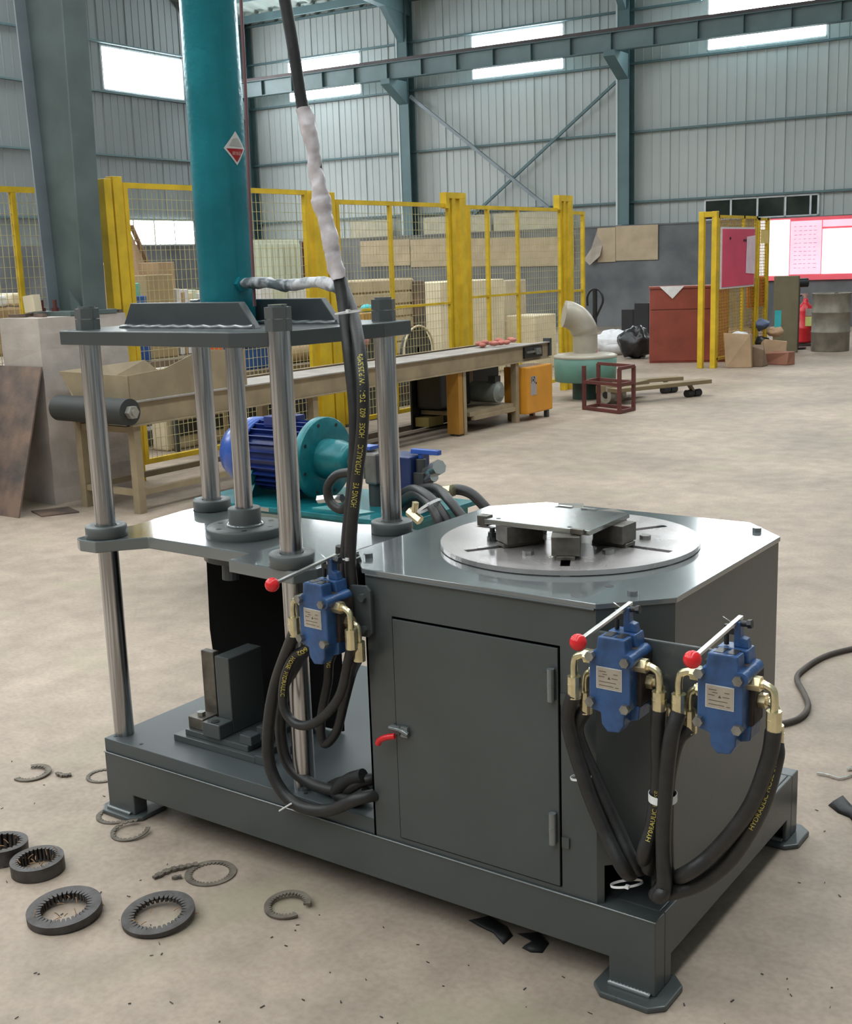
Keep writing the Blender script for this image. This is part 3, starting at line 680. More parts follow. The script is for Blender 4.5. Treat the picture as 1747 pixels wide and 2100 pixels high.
copy_tree(v1, None, V2, 'blue hand valve with red ball lever, left one of the pair on the cabinet corner')
copy_tree(v1, None, V3, 'rightmost blue hand valve with red ball lever, overhanging the floor')
v1.rotation_euler = (0, 0, A1)
# bracket plates
B((1.672, -.016, .695), (2.012, -.008, .838)).build('valve_bracket', GREY, machine, .003)
MB().box((1.66, -.008, .70), (1.70, .004, .83)).build('bracket_block', GREY, machine)
mb = MB().prism([(-.16, -.075), (-.01, -.065), (.0, -.055), (.0, .052), (-.012, .064), (-.16, .050)], -.004, .004, 1); mb.v = [Vector((1.066, -.014, .790)) + Matrix.Rotation(A1, 3, 'Z') @ p for p in mb.v]; mb.build('valve_bracket', GREY, machine, .002)
for z in (.825, .745): MB().hexa((1.045, -.008, z), (1.045, -.028, z), .010).build('bracket_bolt', GREY, machine, .001)
B((1.03, -.008, .73), (1.06, .003, .83)).build('bracket_block', GREY, machine)

HR = .0160
def hose(pts, label, r=HR, group=None, text=None, per=7, nm='hydraulic_hose', m_=HOSE, cat='hose'):
    p = smooth(pts, per); o0 = Vector(p[0]); t = thing(nm, label, cat, tuple(o0), 0, group)
    MB().tube(p, r, 14).build('rubber_sleeve', m_, t)
    if text:
        for (s0, txt, size, st_) in text: print_on_tube(p[::-1], r, txt, s0, size, YTEXT, t, st_)
    return t, p
def ends_of(V): return [V + e for e in ends]
HOLE = Vector((1.745, .095, .235))
e2, e3 = ends_of(V2), ends_of(V3); e1 = [V1 + Matrix.Rotation(A1, 3, 'Z') @ e for e in ends]
hose([e2[0] + Vector((0, 0, .01)), *at([(1165, 1480), (1195, 1590), (1238, 1700), (1285, 1790)], -.055), HOLE + Vector((-.045, .02, .02))], 'black hose, upper left port of the left cabinet valve', group='hoses of the cabinet valves')
hose([e2[1] + Vector((0, 0, .01)), *at([(1182, 1500), (1217, 1590), (1262, 1690), (1305, 1780)], -.03), HOLE + Vector((-.02, .03, .04))], 'black hose from the lower left port of the left cabinet valve', group='hoses of the cabinet valves')
hose([e2[2] + Vector((0, 0, .01)), *at([(1349, 1500), (1350, 1600), (1338, 1690), (1320, 1760)], -.07), HOLE + Vector((.0, .02, .03))], 'black printed hose, upper right port of the left cabinet valve', group='hoses of the cabinet valves', text=[(.28, 'HYDRAULIC HOSE', .013, .12)])
hose([e2[3] + Vector((0, 0, .01)), *at([(1357, 1520), (1353, 1610), (1342, 1700), (1330, 1780)], -.045), HOLE + Vector((.01, .05, .05))], 'black hose from the lower right port of the left cabinet valve', group='hoses of the cabinet valves')
hose([e3[0] + Vector((0, 0, .01)), *at([(1377, 1510), (1366, 1600), (1360, 1720), (1362, 1815), (1352, 1838)], -.085), HOLE + Vector((.03, -.03, -.005))], 'black hose hanging straight from the upper left port of the right cabinet valve', group='hoses of the cabinet valves')
hose([e3[1] + Vector((0, 0, .01)), *at([(1388, 1520), (1370, 1600), (1366, 1700), (1366, 1800), (1345, 1835)], -.052), HOLE + Vector((.03, .0, -.0))], 'black hose from the lower left port of the right cabinet valve, behind its twin', group='hoses of the cabinet valves')
hose([e3[2] + Vector((0, 0, .01)), *at([(1575, 1560), (1535, 1660), (1462, 1750), (1400, 1795)], -.07), HOLE + Vector((.04, .0, .02))], 'black hose swinging far right from the upper right port of the right cabinet valve', group='hoses of the cabinet valves')
hose([e3[3] + Vector((0, 0, .01)), *at([(1590, 1560), (1560, 1660), (1500, 1760), (1435, 1812), (1370, 1832)], -.05), HOLE + Vector((.05, -.03, .0))], 'outermost black hose of the right cabinet valve', group='hoses of the cabinet valves', text=[(.42, 'HYDRAULIC HOSE 602', .012, .16)])
def tie(c, d, r, label, w_=.0025, t_=.0014, sq=1.0, tail=None):
    x, y, d = basis(d); mb = MB(); n = 28
    vs = []
    for i in range(n):
        a = 2 * PI * i / n; rr = x * (r * math.cos(a)) + y * (r * sq * math.sin(a))
        for (o_, s_) in ((0, -w_), (0, w_), (t_, w_), (t_, -w_)): vs.append(Vector(c) + rr * (1 + o_ / r) + d * s_)
    mb.add(vs, [[4 * i + k, 4 * ((i + 1) % n) + k, 4 * ((i + 1) % n) + (k + 1) % 4, 4 * i + (k + 1) % 4] for i in range(n) for k in range(4)])
    f = (CAM - Vector(c)); f = (f - d * f.dot(d)).normalized(); h = Vector(c) + f * (r + .002)
    mb.box(h - Vector((.004, .004, .003)), h + Vector((.004, .004, .004)))
    if tail: mb.bar(h, tail, .0035, .0012)
    return solo(mb, 'cable_tie', WHITEP, label, 'cable tie')
tie(pick(1192, 1593, 1, -.045), (-.25, 0, 1), .019, 'thin white cable tie around the two leftmost cabinet valve hoses', sq=1.25)
tie(pick(1359, 1633, 1, -.065), (0, 0, 1), .030, 'wide white tape tie around the middle bundle of cabinet valve hoses', .008, sq=.92)
tie(pick(1285, 1812, 1, -.03), (-.3, .2, 1), .034, 'white cable tie low on the hoses at the corner hole')

# valve 1 loops
G1 = 'hoses of the left valve'
hose([e1[0] + Vector((0, 0, .01)), *at([(566, 1400), (550, 1500), (556, 1580), (600, 1645), (670, 1662), (745, 1635)], -.02), (1.05, .12, .27)], 'black hose from the left valve sweeping in a wide loop over the bed edge', group=G1)
hose([e1[1] + Vector((0, 0, .01)), *at([(588, 1400), (575, 1480), (588, 1560), (635, 1605), (700, 1622), (750, 1600)], .04), (1.05, .16, .30)], 'black hose from the left valve in the inner low loop', group=G1)
hose([e1[2] + Vector((0, 0, .01)), *at([(713, 1360), (695, 1430), (650, 1480), (608, 1485), (582, 1450), (584, 1390), (604, 1345), (628, 1330)], -.05), (.93, -.02, .74)], 'black hose with yellow print curled in a tight loop under the left valve', group=G1, r=.0122, text=[(.075, '602', .015, .03), (.125, 'HOSE', .015, .045), (.18, 'HYDRAULIC', .015, .075)])
hose([e1[3] + Vector((0, 0, .01)), *at([(722, 1380), (706, 1440), (690, 1500), (665, 1525), (658, 1480), (672, 1400), (682, 1340)], .05), (1.0, .05, .76)], 'black hose with HONG print hanging behind the left valve', group=G1, r=.0122, text=[(.17, 'HONG', .014, .04)])
hose([*at([(740, 1600), (690, 1608), (650, 1640), (700, 1655), (755, 1615)], .08)], 'short black hose coil end lying on the bed beside the cabinet', group=G1)
MB_ = MB().tube(smooth(at([(745, 1590), (715, 1600), (690, 1625), (720, 1640), (752, 1625)], .03), 6), .018, 12)
solo(MB_, 'rubber_boot', RUBBER, 'crumpled black rubber boot where the hoses enter the cabinet side', 'boot')
mb = MB().tube([pick(573, 1663, 2, .196), pick(597, 1648, 2, .238)], .0025, 6); solo(mb, 'cable_tie', WHITEP, 'loose white tie end lying across the bed plate edge', 'cable tie')

# tall hose riser beside the press
PYH = -.02
up = at([(575, -60), (584, 0), (600, 90), (612, 170), (622, 225)], .10)
t, p = hose(up + at([(641, 300), (663, 430), (683, 520), (694, 568), (703, 620, .09), (710, 680, .07), (717, 740, .05), (727, 850, .03), (725, 960, .02), (712, 1100, .02), (708, 1160, .02), (712, 1210, .02)], .10),
     'long black riser hose coming down from above, wrapped white in its middle', r=.0145, text=[(.0, '', .01, 1)] if 0 else None)
hs = at([(694, 560, .16), (708, 600, .14), (724, 645, .10), (735, 700, .05), (741, 750, .02), (744, 800), (743, 880), (732, 980), (721, 1080), (718, 1150), (722, 1200)], .0)
hose(hs, 'black riser hose printed with yellow lettering along its length', r=.0150, text=[(.200, 'HONG YE', .019, .062), (.282, 'HYDRAULIC', .018, .074), (.372, 'HOSE', .018, .036), (.421, '602', .018, .022), (.455, 'TG-1', .018, .026), (.492, 'W.P.25.5MPa', .018, .074)])
hose(at([(700, 1120), (699, 1170), (703, 1240), (706, 1290)], .035), 'black hose tail behind the left valve, below the tie', r=.0145)
hose(at([(724, 1135), (735, 1175), (735, 1240), (728, 1300)], .05), 'right hand black hose tail bulging beside the cabinet edge', r=.0145)
# white wrap
def jag(mb, a):
    mb.v = [p + mnoise.noise_vector(p * 38) * a * 3.2 + mnoise.noise_vector(p * 120) * a for p in mb.v]; return mb
wp = smooth(at([(622, 222), (632, 262), (641, 300), (648, 345), (656, 395), (663, 430), (672, 470), (683, 520), (694, 572)], .098), 9)
rw = random.Random(4); rr = [.0180 + .0018 * math.sin(i * .21) + (.003 if 38 < i < 62 else 0) for i in range(len(wp))]
solo(jag(MB().tube(wp, rr, 18), .0016), 'tape_wrap', TAPE, 'crumpled white tape wrapped around the riser hose', 'wrapping')
wp = smooth([(.452, .245, 1.568)] + at([(545, 580, .22), (580, 585, .19), (615, 583, .16), (650, 578, .14), (680, 584, .12), (700, 600, .10)], .1), 6)
rr = [.0145 + .001 * math.sin(i * .5) for i in range(len(wp))]
solo(jag(MB().tube(wp, rr, 16), .0014), 'wrapped_hose', TAPED, 'horizontal hose wrapped in smudged tape from the cylinder port to the riser', 'hose')
MB().cyl((.44, .25, 1.566), (.47, .24, 1.566), .022, n=6, sm=False).build('port_fitting', TEALC, cyl)
tie(pick(714, 640, 1, .03), (-.15, 0, 1), .031, 'thin white cable tie around the riser hoses above the top plate', .0015)
tie(pick(712, 1141, 1, .01), (0, 0, 1), .030, 'thin white cable tie around the riser hoses above the left valve', .0015)
mb = MB().tube(smooth(at([(494, 0), (504, 200), (511, 400), (520, 580), (522, 628)], .24), 5), .0045, 8)
solo(mb, 'thin_pipe', mat('pink_primer_pipe', (.20, .10, .11), .5), 'thin pinkish pipe running up the right side of the teal cylinder', 'pipe')

# ------------------------------------------------------------------ power unit behind the press
pu = thing('power_unit_tank', 'teal steel oil tank behind the press carrying the motor', 'tank', (-1.1, 2.36, 0))
B((-1.72, 2.10, .0), (-.42, 2.64, .425)).build('tank_body', TEAL, pu, .004)
B((-1.75, 2.07, .425), (-.39, 2.67, .45)).build('tank_lid', TEAL, pu, .004)
B((-1.30, 2.068, .427), (-1.22, 2.072, .447)).build('rating_plate', PARTGREY, pu)
MB().prism([(-1.0, 2.14), (-.70, 2.12), (-.66, 2.20), (-.95, 2.24)], .4505, .456).build('cover_plate', mat('teal_light', (.16, .42, .42), .3), pu)
mo = thing('electric_motor', 'blue finned electric motor with teal bell flange lying on the teal tank', 'motor', (-1.3, 2.36, .45))
MC = Vector((-1.3, 2.36, .66))
def ax(x): return Vector((x + .075, 2.36, .66))
mb = MB().cyl(ax(-1.60), ax(-1.18), .158, n=48); mb.build('motor_shell', BLUEM, mo)
fn = MB()
for k in range(28):
    a = 2 * PI * k / 28
    if 4.35 < a < 5.05: pass
    c, s_ = math.cos(a), math.sin(a); n_ = Vector((0, c, s_)); tt = Vector((0, -s_, c)) * .0025
    p0, p1 = ax(-1.56) + n_ * .155, ax(-1.2) + n_ * .155; q0, q1 = ax(-1.56) + n_ * .185, ax(-1.2) + n_ * .185
    fn.add([p0 - tt, p0 + tt, p1 + tt, p1 - tt, q0 - tt, q0 + tt, q1 + tt, q1 - tt], [[4, 5, 6, 7], [0, 1, 5, 4], [2, 3, 7, 6], [1, 2, 6, 5], [0, 4, 7, 3]])
fn.build('cooling_fins', BLUEM, mo, kind='stuff')
MB().lathe(ax(-1.795), [(.001, 0), (.09, .005), (.14, .03), (.172, .09), (.188, .15), (.190, .235), (.175, .235)], (1, 0, 0), 48).build('fan_cowl', BLUEL, mo)
MB().box((-1.42, 2.28, .81), (-1.26, 2.42, .868)).build('terminal_box', BLUEM, mo, .004)
MB().lathe(ax(-1.20), [(.17, 0), (.205, 0), (.208, .004), (.208, .044), (.204, .048), (.09, .048)], (1, 0, 0), 56).build('bell_flange', TEAL, mo)
for k in range(8):
    a = k * PI / 4 + .3; c = ax(-1.152) + Vector((0, .18 * math.cos(a), .18 * math.sin(a))); MB().cyl(c, c + Vector((.002, 0, 0)), .009, n=12).build('flange_hole', BLACK, mo)
MB().lathe(ax(-1.165), [(.108, 0), (.100, .02), (.098, .10), (.085, .15), (.080, .19), (.001, .19)], (1, 0, 0), 40).build('bell_housing', TEAL, mo)
for x in (-1.50, -1.25):
    MB().prism([(2.20, .45), (2.52, .45), (2.47, .53), (2.25, .53)], x - .03, x + .03, 0).build('motor_foot', TEAL, mo)
MB().prism([(2.10, .45), (2.2, .60), (2.25, .60), (2.13, .45)], -1.46, -1.44, 0).build('foot_rib', TEAL, mo)
pm = thing('gear_pump', 'grey cast gear pump joined to the teal bell housing', 'pump', (-.85, 2.36, .45))
MB().cyl((-.905, 2.36, .655), (-.83, 2.36, .655), .055, n=28).box((-.83, 2.30, .585), (-.795, 2.42, .725)).build('pump_flange', PARTGREY, pm, .004)
MB().box((-.795, 2.30, .56), (-.72, 2.42, .715)).build('pump_body', mat('pump_cast', (.20, .19, .175), .45, .4, .2, 14), pm, .012)
MB().cyl((-.76, 2.36, .45), (-.76, 2.36, .56), .045, n=20).build('inlet_pipe', DKGR, pm)
B((-.84, 2.32, .726), (-.77, 2.40, .742)).build('pump_plate', BLUEL, pm)
vb = thing('relief_valve_block', 'dark blue valve block with blue handle and silver plug beyond the back right column', 'valve', (-.56, 2.36, .45))
MB().box((-.66, 2.28, .55), (-.50, 2.44, .715)).build('block_body', mat('dark_blue_block', (.012, .03, .12), .35), vb, .006)
MB().box((-.60, 2.30, .45), (-.45, 2.42, .56)).build('block_base', DKGR, vb)
MB().box((-.54, 2.34, .722), (-.38, 2.37, .745)).box((-.50, 2.345, .70), (-.48, 2.365, .725)).build('valve_handle', BLUEL, vb, .003)
MB().cyl((-.48, 2.34, .62), (-.48, 2.34, .70), .025, n=16).box((-.50, 2.30, .56), (-.44, 2.38, .64)).build('valve_stem', DKGR, vb, .002)
MB().cyl((-.45, 2.34, .635), (-.36, 2.30, .672), .028, n=10, sm=False).cyl((-.385, 2.311, .662), (-.34, 2.29, .68), .036, n=8, sm=False).build('silver_plug', SILV, vb, .002)
MB().cyl((-.45, 2.33, .60), (-.37, 2.29, .63), .022, n=10, sm=False).build('silver_plug', SILV, vb)
hose(at([(720, 968), (690, 975), (672, 1000), (678, 1030), (700, 1045), (716, 1030)], 2.05), 'curled black hose loop in front of the teal bell flange', r=.022)
for u in (662, 694): solo(MB().hexa(pick(u - 8, 1024, 1, 2.1), pick(u + 8, 1022, 1, 2.1), .022), 'pipe_union', SILV, 'shiny pipe union on the tank lid, ' + ('left' if u == 662 else 'right') + ' of the two under the bell flange', 'fitting')
for i, pts in enumerate([[(815, 1022, 2.30), (832, 1008, 2.22), (852, 1004, 2.12), (880, 1020, 2.02), (905, 1050, 1.98), (925, 1080, 1.97)], [(818, 1036, 2.26), (832, 1022, 2.2), (855, 1012, 2.1), (880, 1032, 2.0), (897, 1062, 1.95), (905, 1090, 1.94)], [(846, 1014, 2.34), (862, 1003, 2.28), (895, 1002, 2.18), (920, 1025, 2.04), (940, 1050, 2.0), (960, 1075, 1.99)]]):
    hose(at(pts, 2.1), ['thick black hose arching over the tank behind the back right column, foremost', 'black hose bent low beside the white tie, lower of the arch', 'black hose arching behind its neighbours to the right of the white tie'][i], r=.022, group='hoses on the tank')
hose(at([(900, 1012), (935, 1004), (965, 1012), (990, 1035), (1010, 1060)], 2.2), 'black hose looping right of the tank behind the cabinet top', r=.024)
tie(pick(880, 1038, 1, 1.98), (.55, 0, -.8), .055, 'broad white cable tie around the hoses behind the back right column', .006, .003)
MB_ = MB().hexa(pick(905, 1010, 1, 2.15), pick(928, 1006, 1, 2.15), .03); solo(MB_, 'brass_union', BRASS, 'brass union on the hose right of the tank', 'fitting')
MB_ = MB().hexa(pick(838, 1048, 1, 1.98), pick(862, 1068, 1, 1.98), .022).cyl(pick(852, 1030, 1, 1.98), pick(850, 1050, 1, 1.98), .015); solo(MB_, 'brass_union', BRASS, 'brass union below the white tie behind the back right column', 'fitting')

# ------------------------------------------------------------------ plinth and near column
pl = thing('concrete_plinth', 'weathered concrete plinth block under the big tapered steel column', 'plinth', (-4.6, 3.5, 0))
mb = MB(); x0, x1, y0, y1 = -4.68, -4.245, 3.083, 3.86; k = 12; vs = []
for iz in range(k + 1):
    for (a, b) in [(x0, y0), (x1, y0), (x1, y1), (x0, y1)]:
        vs.append(Vector((a + RND.uniform(-.003, .003), b + RND.uniform(-.003, .003), 1.317 * iz / k)))
mb.add(vs, [[4 * i + j, 4 * i + (j + 1) % 4, 4 * i + 4 + (j + 1) % 4, 4 * i + 4 + j] for i in range(k) for j in range(4)] + [[4 * k, 4 * k + 1, 4 * k + 2, 4 * k + 3]])
mb.build('concrete_block', CONC, pl)
nc = thing('tapered_column', 'big tapered steel I column standing on the concrete plinth at the left', 'column', (-4.62, 3.5, 1.34))
def tap(z): return .205 + .028 * (z - 1.35)
zt_ = 9.3; ya, yb = 3.50, 3.70; cx = -4.465
for sgn, nm, m_ in ((-1, 'flange', COLL), (1, 'flange', COLM)):  # light from the left is put into the paler left flange
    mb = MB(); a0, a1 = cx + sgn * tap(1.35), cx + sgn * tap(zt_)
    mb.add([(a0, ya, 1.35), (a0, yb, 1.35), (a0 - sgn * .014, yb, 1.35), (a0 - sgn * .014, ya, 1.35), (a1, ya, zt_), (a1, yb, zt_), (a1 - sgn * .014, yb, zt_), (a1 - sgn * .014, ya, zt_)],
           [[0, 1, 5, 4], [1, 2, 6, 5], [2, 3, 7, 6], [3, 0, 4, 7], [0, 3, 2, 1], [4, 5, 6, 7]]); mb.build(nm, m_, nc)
mb = MB(); ym = (ya + yb) / 2; a, b = tap(1.35) - .014, tap(zt_) - .014
mb.add([(cx - a, ym - .006, 1.35), (cx + a, ym - .006, 1.35), (cx + b, ym - .006, zt_), (cx - b, ym - .006, zt_), (cx - a, ym + .006, 1.35), (cx + a, ym + .006, 1.35), (cx + b, ym + .006, zt_), (cx - b, ym + .006, zt_)],
       [[0, 1, 2, 3], [7, 6, 5, 4], [0, 4, 5, 1], [2, 6, 7, 3]]); mb.build('web', COLM, nc)
B((cx - .225, 3.36, 1.318), (cx + .225, 3.78, 1.35)).build('base_plate', COLM, nc, .003)
MB().prism([(cx + .03, 1.35), (cx + .16, 1.35), (cx + .03, 1.50)], ya + .02, ya + .03, 1).build('rib', COLM, nc)
for x in (cx - .17, cx - .02): MB().cyl((x, 3.42, 1.35), (x, 3.42, 1.43), .014, n=10).hexa((x, 3.42, 1.35), (x, 3.42, 1.375), .028).build('anchor_bolt', BROWNR, nc)
for i, (x, y, a) in enumerate([(-4.58, 3.17, .3), (-4.40, 3.22, -.2), (-4.57, 3.30, 1.0), (-4.32, 3.81, .2)]):
    solo(MB().box((x - .07, y - .015, 1.319), (x + .07, y + .02, 1.342), Matrix.Rotation(a, 3, 'Z')), 'rusty_offcut', RUST, ['rusty steel offcut on the plinth, nearest the left edge', 'rusty steel offcut on the plinth in front of the column foot', 'rusty steel offcut on the far left of the plinth top', 'rusty steel offcut on the right end of the plinth'][i], 'scrap')
solo(MB().box((-4.60, 3.24, 1.352), (-4.48, 3.30, 1.47), Matrix.Rotation(-.1, 3, 'Y')), 'foam_box', CREAM, 'small cream box standing on the plinth left of the column', 'box')
# leaning rusty plate
mb = MB().prism([(-4.75, 0), (-4.098, 0), (-4.222, .985), (-4.8, .985)], 0, .012, 1)
for p in mb.v: p.y += 2.66 + p.z * .40
solo(mb, 'steel_plate', RUST, 'big rusty steel plate leaning on the concrete plinth', 'plate')
solo(MB().prism([(-4.2, 2.84), (-3.98, 2.76), (-3.86, 2.98), (-4.08, 3.06)], .001, .010), 'steel_plate', RUST, 'small rusty steel plate lying flat at the plinth foot', 'plate')

# ------------------------------------------------------------------ conveyor
cv = thing('belt_conveyor', 'long dusty tan belt conveyor with feed hopper running away behind the press', 'conveyor', (-3.7, 5.8, 0))
X0, X1, Y0, Y1 = -4.02, -3.43, 3.12, 8.72
for x in (X0, X1):
    mb = MB().prism([(x, .60), (x + (.035 if x < -3.7 else -.035), .60), (x + (.035 if x < -3.7 else -.035), .606), (x + .006, .606), (x + .006, .754), (x + (.035 if x < -3.7 else -.035), .754), (x + (.035 if x < -3.7 else -.035), .76), (x, .76)], Y0, Y1, 1)
    mb.build('side_channel', TAN, cv)
B((X1 - .03, Y0, .756), (X1 + .03, Y1, .766)).build('edge_strip', TANL, cv); B((X1 - .03, Y0, .598), (X1 + .03, Y1, .606)).build('edge_strip', TAN, cv)
B((X0 + .04, Y0 - .02, .735), (X1 - .04, Y1, .745)).build('belt', TANL, cv)
MB().cyl((X0 - .0, 3.02, .715), (X1 + .13 - .0, 3.02, .715), .088, n=36).build('head_roller', mat('roller_rubber', (.035, .037, .035), .6), cv)
MB().hexa((X1 + .13, 3.02, .715), (X1 + .17, 3.02, .715), .045).cyl((X1 + .17, 3.02, .715), (X1 + .18, 3.02, .715), .022).build('roller_hub', PARTGREY, cv)
B((X1 + .0, 2.97, .68), (X1 + .02, 3.15, .75)).build('bearing_arm', BROWNR, cv)
for y in (3.17, 5.0, 8.08):
    for x in (X0 + .02, X1 - .02):
        B((x - .03, y - .03, 0), (x + .03, y + .03, .60)).build('leg', TAN, cv)
for (p, q) in (((X0, 3.17, .14), (X1, 3.17, .14)), ((X1 - .02, 3.2, .14), (X1 - .02, 5.0, .14)), ((X0, 3.17, .57), (X1, 3.17, .57)), ((X0, 8.08, .14), (X1, 8.08, .14)), ((X0 + .02, 3.2, .14), (X0 + .02, 5.0, .14)), ((X1 - .02, 7.3, .14), (X1 - .02, 8.08, .14))):
    MB().bar(p, q, .04, .04).build('stretcher', TAN, cv)
# hopper: flared sheets
def sheet(pts, m_, nm, par, th=.006):
    P = [Vector(p) for p in pts]; n_ = (P[1] - P[0]).cross(P[2] - P[0]).normalized() * th; n = len(P)
    mb = MB().add(P + [p + n_ for p in P], [list(range(n))[::-1], list(range(n, 2 * n))] + [[i, (i + 1) % n, n + (i + 1) % n, n + i] for i in range(n)])
    return mb.build(nm, m_, par)
hy = 3.14
sheet([(X1, hy, .768), (X1, 4.25, .768), (X1, 4.25, 1.03), (X1 - .0, 3.75, 1.04), (X1, 3.45, .955), (X1, hy, .938)], TAN, 'hopper_side', cv)
sheet([(X0, hy, .765), (X0, 4.1, .765), (X0 - .05, 3.85, .97), (X0 - .12, hy, .95)], TAN, 'hopper_side', cv)
sheet([(X0 + .02, hy, .78), (X1, hy, .765), (X1, hy, .935), (X0 - .12, hy, .95)], TAN, 'hopper_front', cv)
sheet([(X0 + .1, 4.25, .768), (X1 - .01, 4.25, .768), (X1 - .01, 4.25, 1.02), (X0 + .1, 4.25, 1.02)], TAN, 'hopper_back', cv)
# tail drive frame and its motor
B((X1 - .05, 7.12, 0), (X1, 7.17, .597)).build('leg', TAN, cv)
B((X1 - .13, 7.03, .02), (X1 + .005, 7.10, .597)).build('side_panel', mat('ochre_panel', (.42, .2, .03), .5), cv)
B((X0, 7.25, .16), (X1 - .02, 8.05, .2)).build('motor_shelf', TAN, cv)
B((X0 - .03, 7.12, .02), (X0 - .01, 8.7, .597)).build('dark_backing', BLACK, cv)  # black sheet added for the darkness behind the motor
B((X0, 7.18, .22), (X1 - .30, 7.70, .58)).build('dark_fill_block', BLACK, cv, .02)  # black block added to fill the dark space beside the motor
MB().cyl((X1 - .36, 7.84, .33), (X1 - .06, 7.84, .33), .105, n=28).cyl((X1 - .06, 7.84, .33), (X1 - .03, 7.84, .33), .09, .05, n=28).build('drive_motor', mat('motor_grey', (.25, .27, .25), .5, .3), cv)
MB().box((X1 - .15, 7.79, .42), (X1 - .07, 7.89, .49)).build('motor_box', DKGR, cv)
B((X1 + .0, 8.2, .63), (X1 + .03, 8.55, .74)).build('take_up_slot', BLACK, cv)
MB().bar((X1 + .04, 8.22, .69), (X1 + .04, 8.5, .69), .02, .02).box((X1 + .02, 8.38, .66), (X1 + .06, 8.48, .72)).build('take_up_screw', BOLT, cv)
B((X1 - .05, Y1 - .02, .62), (X1 + .03, Y1 + .02, .80)).build('tail_bracket', DKGR, cv)
oc = thing('control_cabinet', 'orange control cabinet under the far end of the conveyor', 'cabinet', (-3.38, 8.4, 0))
B((-3.62, 8.145, .075), (-3.355, 8.66, .545)).build('body', ORANGE, oc, .006)
B((-3.355, 8.150, .085), (-3.350, 8.655, .535)).build('door', ORANGE, oc, .002)
B((-3.350, 8.22, .26), (-3.3475, 8.33, .45)).build('instruction_plate', mat('grey_card', (.42, .38, .38), .6), oc)
MB().box((-3.3475, 8.232, .385), (-3.346, 8.30, .445)).build('plate_field', BLACK, oc)
vs, fs = text_mesh('D', .082)
MB().add([Vector((-3.3455, 8.236 + v.x * .9, .386 + v.y * .95)) for v in vs], fs).build('lettering', WHITEP, oc)
MB().cyl((-3.347, 8.318, .378), (-3.340, 8.318, .378), .008, n=12).build('lock', BLACK, oc)
for y in (8.17, 8.60): B((-3.60, y, 0), (-3.55, y + .04, .075)).build('leg', TAN, oc)
B((-3.40, 8.56, 0), (-3.36, 8.60, .075)).build('leg', DKGR, oc)

# planks and rails lying along the conveyor
for i, (x, y0, y1, w_, z, a) in enumerate([(-3.72, 5.2, 7.55, .10, .03, .00), (-3.88, 5.0, 7.7, .10, .035, .01), (-3.58, 5.8, 7.3, .07, .02, -.02), (-4.18, 5.6, 7.8, .09, .05, .0)]):
    solo(MB().box((x - w_ / 2, y0, .001), (x + w_ / 2, y1, z), Matrix.Rotation(a, 3, 'Z')), 'plank', WOODG, ['grey plank lying along the conveyor, second from the front', 'grey plank lying along the conveyor, third from the front', 'short grey plank nearest the camera beside the conveyor', 'grey plank lying against the fence foot'][i], 'plank')
solo(B((-4.02, 7.15, .052), (-3.86, 7.4, .14)), 'timber_block', mat('yellowish_timber', (.33, .26, .09), .7), 'small yellowish timber block on the planks by the conveyor', 'block')
solo(MB().sph((-4.0, 7.9, .14), .04, 12, 8), 'plastic_bottle', CREAM, 'small round pale bottle end on the planks', 'bottle')

# ------------------------------------------------------------------ yellow mesh fence
FX = -4.45
def wires(mb, x, y0, y1, z0, z1, dy=.05, dz=.075, r=.0017):
    n = int((y1 - y0) / dy)
    for i in range(1, n):
        y = y0 + (y1 - y0) * i / n; mb.box((x - r, y - r, z0), (x + r, y + r, z1))
    n = int((z1 - z0) / dz)
    for i in range(1, n):
        z = z0 + (z1 - z0) * i / n; mb.box((x - r + .004, y0, z - r), (x + r + .004, y1, z + r))
    return mb
def panel(label, y0, y1, z0, z1, mids=(), rail=None, x=FX, tw=.04):
    t = thing('mesh_fence', label, 'fence', (x, (y0 + y1) / 2, 0), 0, 'yellow mesh fence panels')
    e = tw / 2
    for nm, a, b in (('rail', (x - e, y0 + tw, z1 - tw), (x + e, y1 - tw, z1)), ('rail', (x - e, y0 + tw, z0), (x + e, y1 - tw, z0 + tw)), ('stile', (x - e, y0, z0), (x + e, y0 + tw, z1)), ('stile', (x - e, y1 - tw, z0), (x + e, y1, z1))):
        B(a, b).build(nm, YEL, t)
    for y in mids: B((x - e, y - .02, z0 + tw), (x + e, y + .02, z1 - tw)).build('stile', YEL, t, .003)
    if rail: B((x - e * .7, y0 + tw, rail - .012), (x + e * .7, y1 - tw, rail + .012)).build('mid_rail', YEL, t)
    wires(MB(), x, y0 + tw, y1 - tw, z0 + tw, z1 - tw).build('wire_mesh', YELW, t, kind='stuff')
    return t
panel('yellow mesh fence panel at the left edge, passing behind the big column', 1.4, 4.0, .12, 2.24, (3.38,), None, -4.80)
panel('yellow mesh fence panel between the big column and the second yellow post, behind the cylinder', 4.10, 6.20, .12, 2.27)
panel('yellow mesh gate with one upright bar behind the riser hose', 6.60, 8.46, .12, 2.20, (7.43,), 1.18)
panel('yellow mesh gate with one upright bar left of the grey duct', 8.80, 10.84, .12, 2.19, (9.2, 9.83,), 1.22)
panel('narrow yellow mesh panel at the far end of the fence', 11.08, 11.42, .12, 2.16, (), 1.2)
def post(label, parts, x=FX):
    ys = [p[0] for p in parts]; t = thing('fence_post', label, 'post', (x, sum(ys) / len(ys), 0), 0, 'yellow fence posts')
    for y, w_, h in parts: B((x - .04, y - w_ / 2, 0), (x + .04, y + w_ / 2, h)).build('upright', YEL, t, .003)
    return t
post('thick yellow double fence post right beside the big column', [(3.935, .07, 2.29), (4.03, .09, 2.31)])
post('wide yellow fence post behind the riser hose', [(6.33, .17, 2.27), (6.50, .12, 2.26)])
